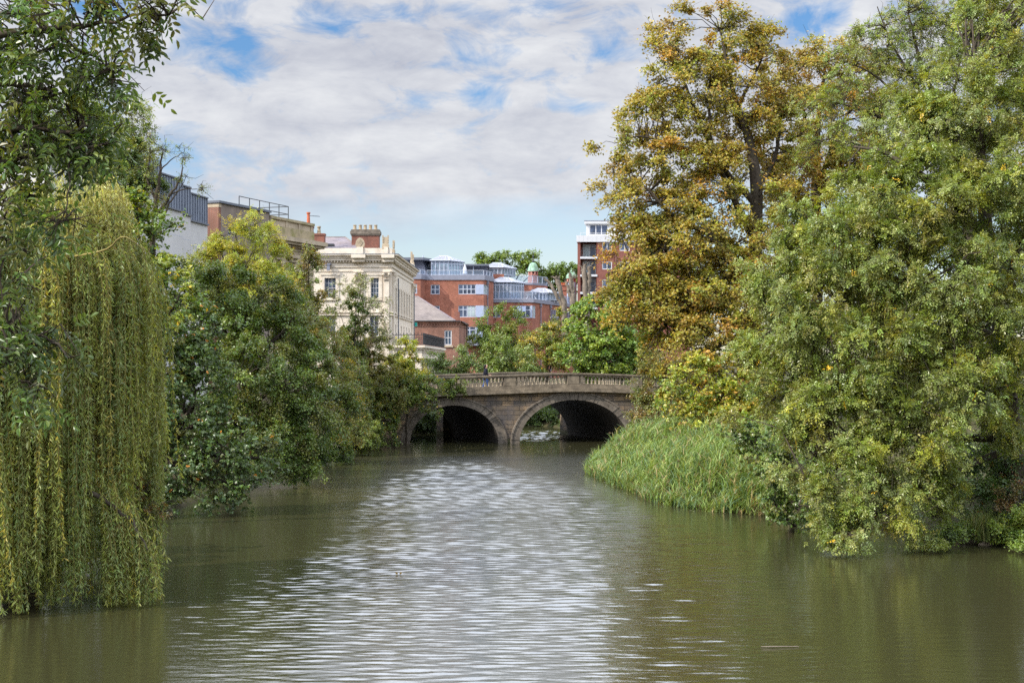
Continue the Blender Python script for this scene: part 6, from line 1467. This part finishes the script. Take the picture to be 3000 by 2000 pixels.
def in_poly(x, y, poly):
    k = np.zeros(len(x), bool); n = len(poly)
    for i in range(n):
        (x0, y0), (x1, y1) = poly[i], poly[(i + 1) % n]
        k ^= ((y0 > y) != (y1 > y)) & (x < (x1 - x0) * (y - y0) / (y1 - y0 + 1e-12) + x0)
    return k
def reeds():
    rng = np.random.default_rng(101)
    poly = [(3.5, 69), (4.0, 64), (5.0, 58), (5.2, 54.5), (6.3, 52), (7.6, 50.4), (9.0, 49.0), (10.5, 50), (11, 58), (10, 68), (9, 80), (7.2, 86), (5.6, 83), (4.4, 76)]
    x = rng.uniform(3, 11.5, 60000); y = rng.uniform(48, 87, 60000); k = in_poly(x, y, poly); x, y = x[k], y[k]; k = np.sin(x * 2.3 + y * 1.1) + np.sin(x * 1.2 - y * 1.9 + 1) + rng.normal(size=len(x)) > -.75; x, y = x[k][:14000], y[k][:14000]
    z = np.maximum(ground_z(x, y), -.25)
    edge = np.clip((bank_d(x, y) + .3) / 1.6, 0, 1)
    h = (.9 + .75 * edge) * rng.uniform(.6, 1.2, len(x)) * (.92 + .20 * np.sin(x * 1.7 + y * .6) + .16 * np.sin(x * 4.1 - y * 2.2))
    blades('reed_bed', np.stack([x, y, z], 1), h, rng, [((.14, .215, .045), 4), ((.21, .265, .06), 3), ((.10, .165, .065), 3), ((.32, .25, .11), 1.0)], 0.020, .15, 'reed', 'tall bright green reeds crowding the right bank', 'reeds', 'stuff', 4)
    k = rng.choice(len(x), 230, False); k = k[edge[k] > .4]
    pl = np.stack([x[k], y[k], z[k] + h[k] * .85], 1); C_ = nrm(rng.normal(size=(len(k), 3)) * .3 + np.array([0, 0, 1.]))
    V, Q, cc, tw = foliage(pl, C_, .08, rng, len(k) * 50, 'simple', .08, .016, [((.11, .095, .07), 3), ((.16, .14, .10), 2)], spr=4, up=.9, droop=.5, hang=.1, spread=.3)
    tag(mesh_np('reed_plume', V, Q, M['reed'], None, colr=cc * .6), 'brownish feathery seed heads standing above the reed bed', 'reeds', kind='stuff')
    n = 1600; x = rng.uniform(3, 9.5, 20000); y = rng.uniform(48, 72, 20000); d = bank_d(x, y); k = (np.abs(d) < .35); x, y = x[k][:n], y[k][:n]
    blades('dry_reed_litter', np.stack([x, y, np.maximum(ground_z(x, y), -.1)], 1), rng.uniform(.2, .55, len(x)), rng, [((.24, .17, .08), 3), ((.16, .14, .05), 2), ((.1, .15, .04), 3)], .02, .8, 'reed', 'dry straw coloured reed stems along the foot of the reed bed', 'reeds', 'stuff', 1)
reeds()
def sedge():
    rng = np.random.default_rng(102); bx, by = X_(2880, 41.6), 41.7; n = 420
    p = np.stack([bx + rng.normal(size=n) * .22, by + rng.normal(size=n) * .18, np.full(n, .18)], 1)
    o = blades('sedge_tuft', p, rng.uniform(.5, 1.15, n), rng, [((.12, .15, .03), 3), ((.18, .17, .05), 2), ((.07, .10, .025), 2)], .016, .62, 'reed', 'arching tuft of long sedge blades on the right bank above the stones', 'plant')
sedge()
def bank_cover():
    rng = np.random.default_rng(103)
    for nm, lab, n, side, y0, y1, pal, lf in (('left_bank_cover', 'tangled low green ground cover along the foot of the left bank', 900, -1, 34, 94, [(GD, 3), (GR, 3), (OL, 1)], .09), ('right_bank_cover', 'tangled low green ground cover along the foot of the right bank', 700, 1, 40, 92, [(GR, 3), (GL, 2), (GD, 2)], .09),
                                              ('right_foot_cover', 'bright low weeds on the bank foot at the right edge', 260, 1, 38.5, 43.5, [(GR, 3), (GL, 3)], .07),
                                              ('far_bank_cover', 'leafy ground cover on the banks beyond the bridge', 500, 0, 106, 150, [(GD, 3), (GR, 3)], .14)):
        y = rng.uniform(y0, y1, n); sd = np.full(n, side) if side else rng.choice([-1, 1], n)
        d = (rng.uniform(-.1, 2.4, n) if 'foot' in nm else rng.uniform(.0, 5.0, n)) if side else rng.uniform(0, 9, n)
        x = np.where(sd < 0, np.interp(y, YK, XL) - d, np.interp(y, YK, XR) + d)
        z = ground_z(x, y) + .12
        C = np.stack([x, y, z], 1); O = nrm(rng.normal(size=(n, 3)) * .5 + np.array([0, -.2, 1.]))
        V, Q, cc, tw = foliage(C, O, .38 if side else .6, rng, n * 60, 'simple', lf, lf * .7, pal, spr=5, flat=.5, up=.4)
        o = mesh_np('ground_cover', V, Q, M['leaf'], None, colr=cc); tag(o, lab, 'ground cover', kind='stuff')
bank_cover()

def stones():
    rng = np.random.default_rng(104)
    info = [(2805, 1583, .34, .16, 'tilted brown slab of stone at the left end of the bank stones'), (2835, 1590, .26, .12, 'dark flat stone second from left in the row at the waterline'), (2886, 1594, .20, .09, 'pale whitish stone lying at the waterline below the sedge tuft'),
            (2918, 1590, .16, .1, 'small grey stone next to the pale stone at the waterline'), (2952, 1592, .30, .14, 'long brown stone near the right end of the bank stones'), (2985, 1597, .26, .1, 'flat stone furthest right in the row at the water edge')]
    for px, py, r, h, lab in info:
        Y = HC * F / (py - YH); o = thing('bank_stone', lab, 'stone', (X_(px, Y), Y, 0), 'stones along the right bank waterline')
        m = MB(); c = ORG[o.name]; n = 9; a0 = rng.uniform(0, 6); pts = []
        rad = rng.uniform(.75, 1.15, n)
        for zf, rf in ((-.6, .9), (.35, 1.0), (.9, .72), (1.0, .3)):
            for k in range(n):
                a = a0 + 2 * math.pi * k / n; pts.append((c[0] + math.cos(a) * r * rad[k] * rf * 1.3, c[1] + math.sin(a) * r * rad[k] * rf * .8, h * zf + rng.normal() * .012 + .25 * h * math.cos(a) * max(zf, 0)))
        f = [(i * n + k, i * n + (k + 1) % n, (i + 1) * n + (k + 1) % n, (i + 1) * n + k) for i in range(3) for k in range(n)] + [tuple(range(3 * n, 4 * n))]
        m.add(pts, f); x = m.build('boulder', M['rock'] if 'pale' not in lab else M['buff'], o)
stones()
def flotsam():
    Y = HC * F / (1895 - YH); x = X_(2285, Y); o = thing('floating_stick', 'thin pale broken stick floating on the green water at the lower right', 'stick', (x, Y, 0))
    m = MB(); m.tube([(x - .36, Y, .012), (x - .15, Y - .01, .016), (x + .12, Y + .012, .014), (x + .36, Y + .005, .012)], [.008, .013, .011, .006], 6); m.tube([(x + .22, Y + .01, .014), (x + .34, Y + .06, .016)], [.006, .004], 5); m.build('stem', M['bark_pale'], o, True)
    rng = np.random.default_rng(105)
    Y = HC * F / (1683 - YH); x = X_(1168, Y); o = thing('floating_leaf', 'curled brown leaf floating mid river', 'leaf', (x, Y, 0))
    V, Q, c = leaf_quads(np.array([[x - .02, Y, .02], [x + .02, Y, .02]]), nrm(np.array([[-.8, 0, .6], [.8, 0, .6]])), np.array([[0., -1, .2], [0, -1, .2]]), .09, .06, np.array([[.25, .17, .06]] * 2), True); mesh_np('blade', V, Q, M['leaf'], o, colr=c)
    n = 260; y = np.concatenate([rng.uniform(84, 93, 160), rng.uniform(50, 80, 100)]); x = np.where(np.arange(n) < 160, rng.uniform(-8, 4, n), np.interp(y, YK, XR) - rng.uniform(.1, 1.6, n))
    V, Q, c = leaf_quads(np.stack([x, y, np.full(n, .03)], 1), nrm(np.stack([rng.normal(size=n), rng.normal(size=n), np.zeros(n)], 1)), np.tile([[0, 0, 1.]], (n, 1)), rng.uniform(.05, .11, n), rng.uniform(.04, .07, n), np.array([[.26, .24, .15]]) * rng.uniform(.5, 1.2, (n, 1)))
    tag(mesh_np('leaf_litter', V, Q, M['leaf'], None, colr=c), 'specks of fallen leaves drifting on the water before the bridge', 'leaves', kind='stuff')
flotsam()
if __name__ == '__main__' and False: print(LEAVES)
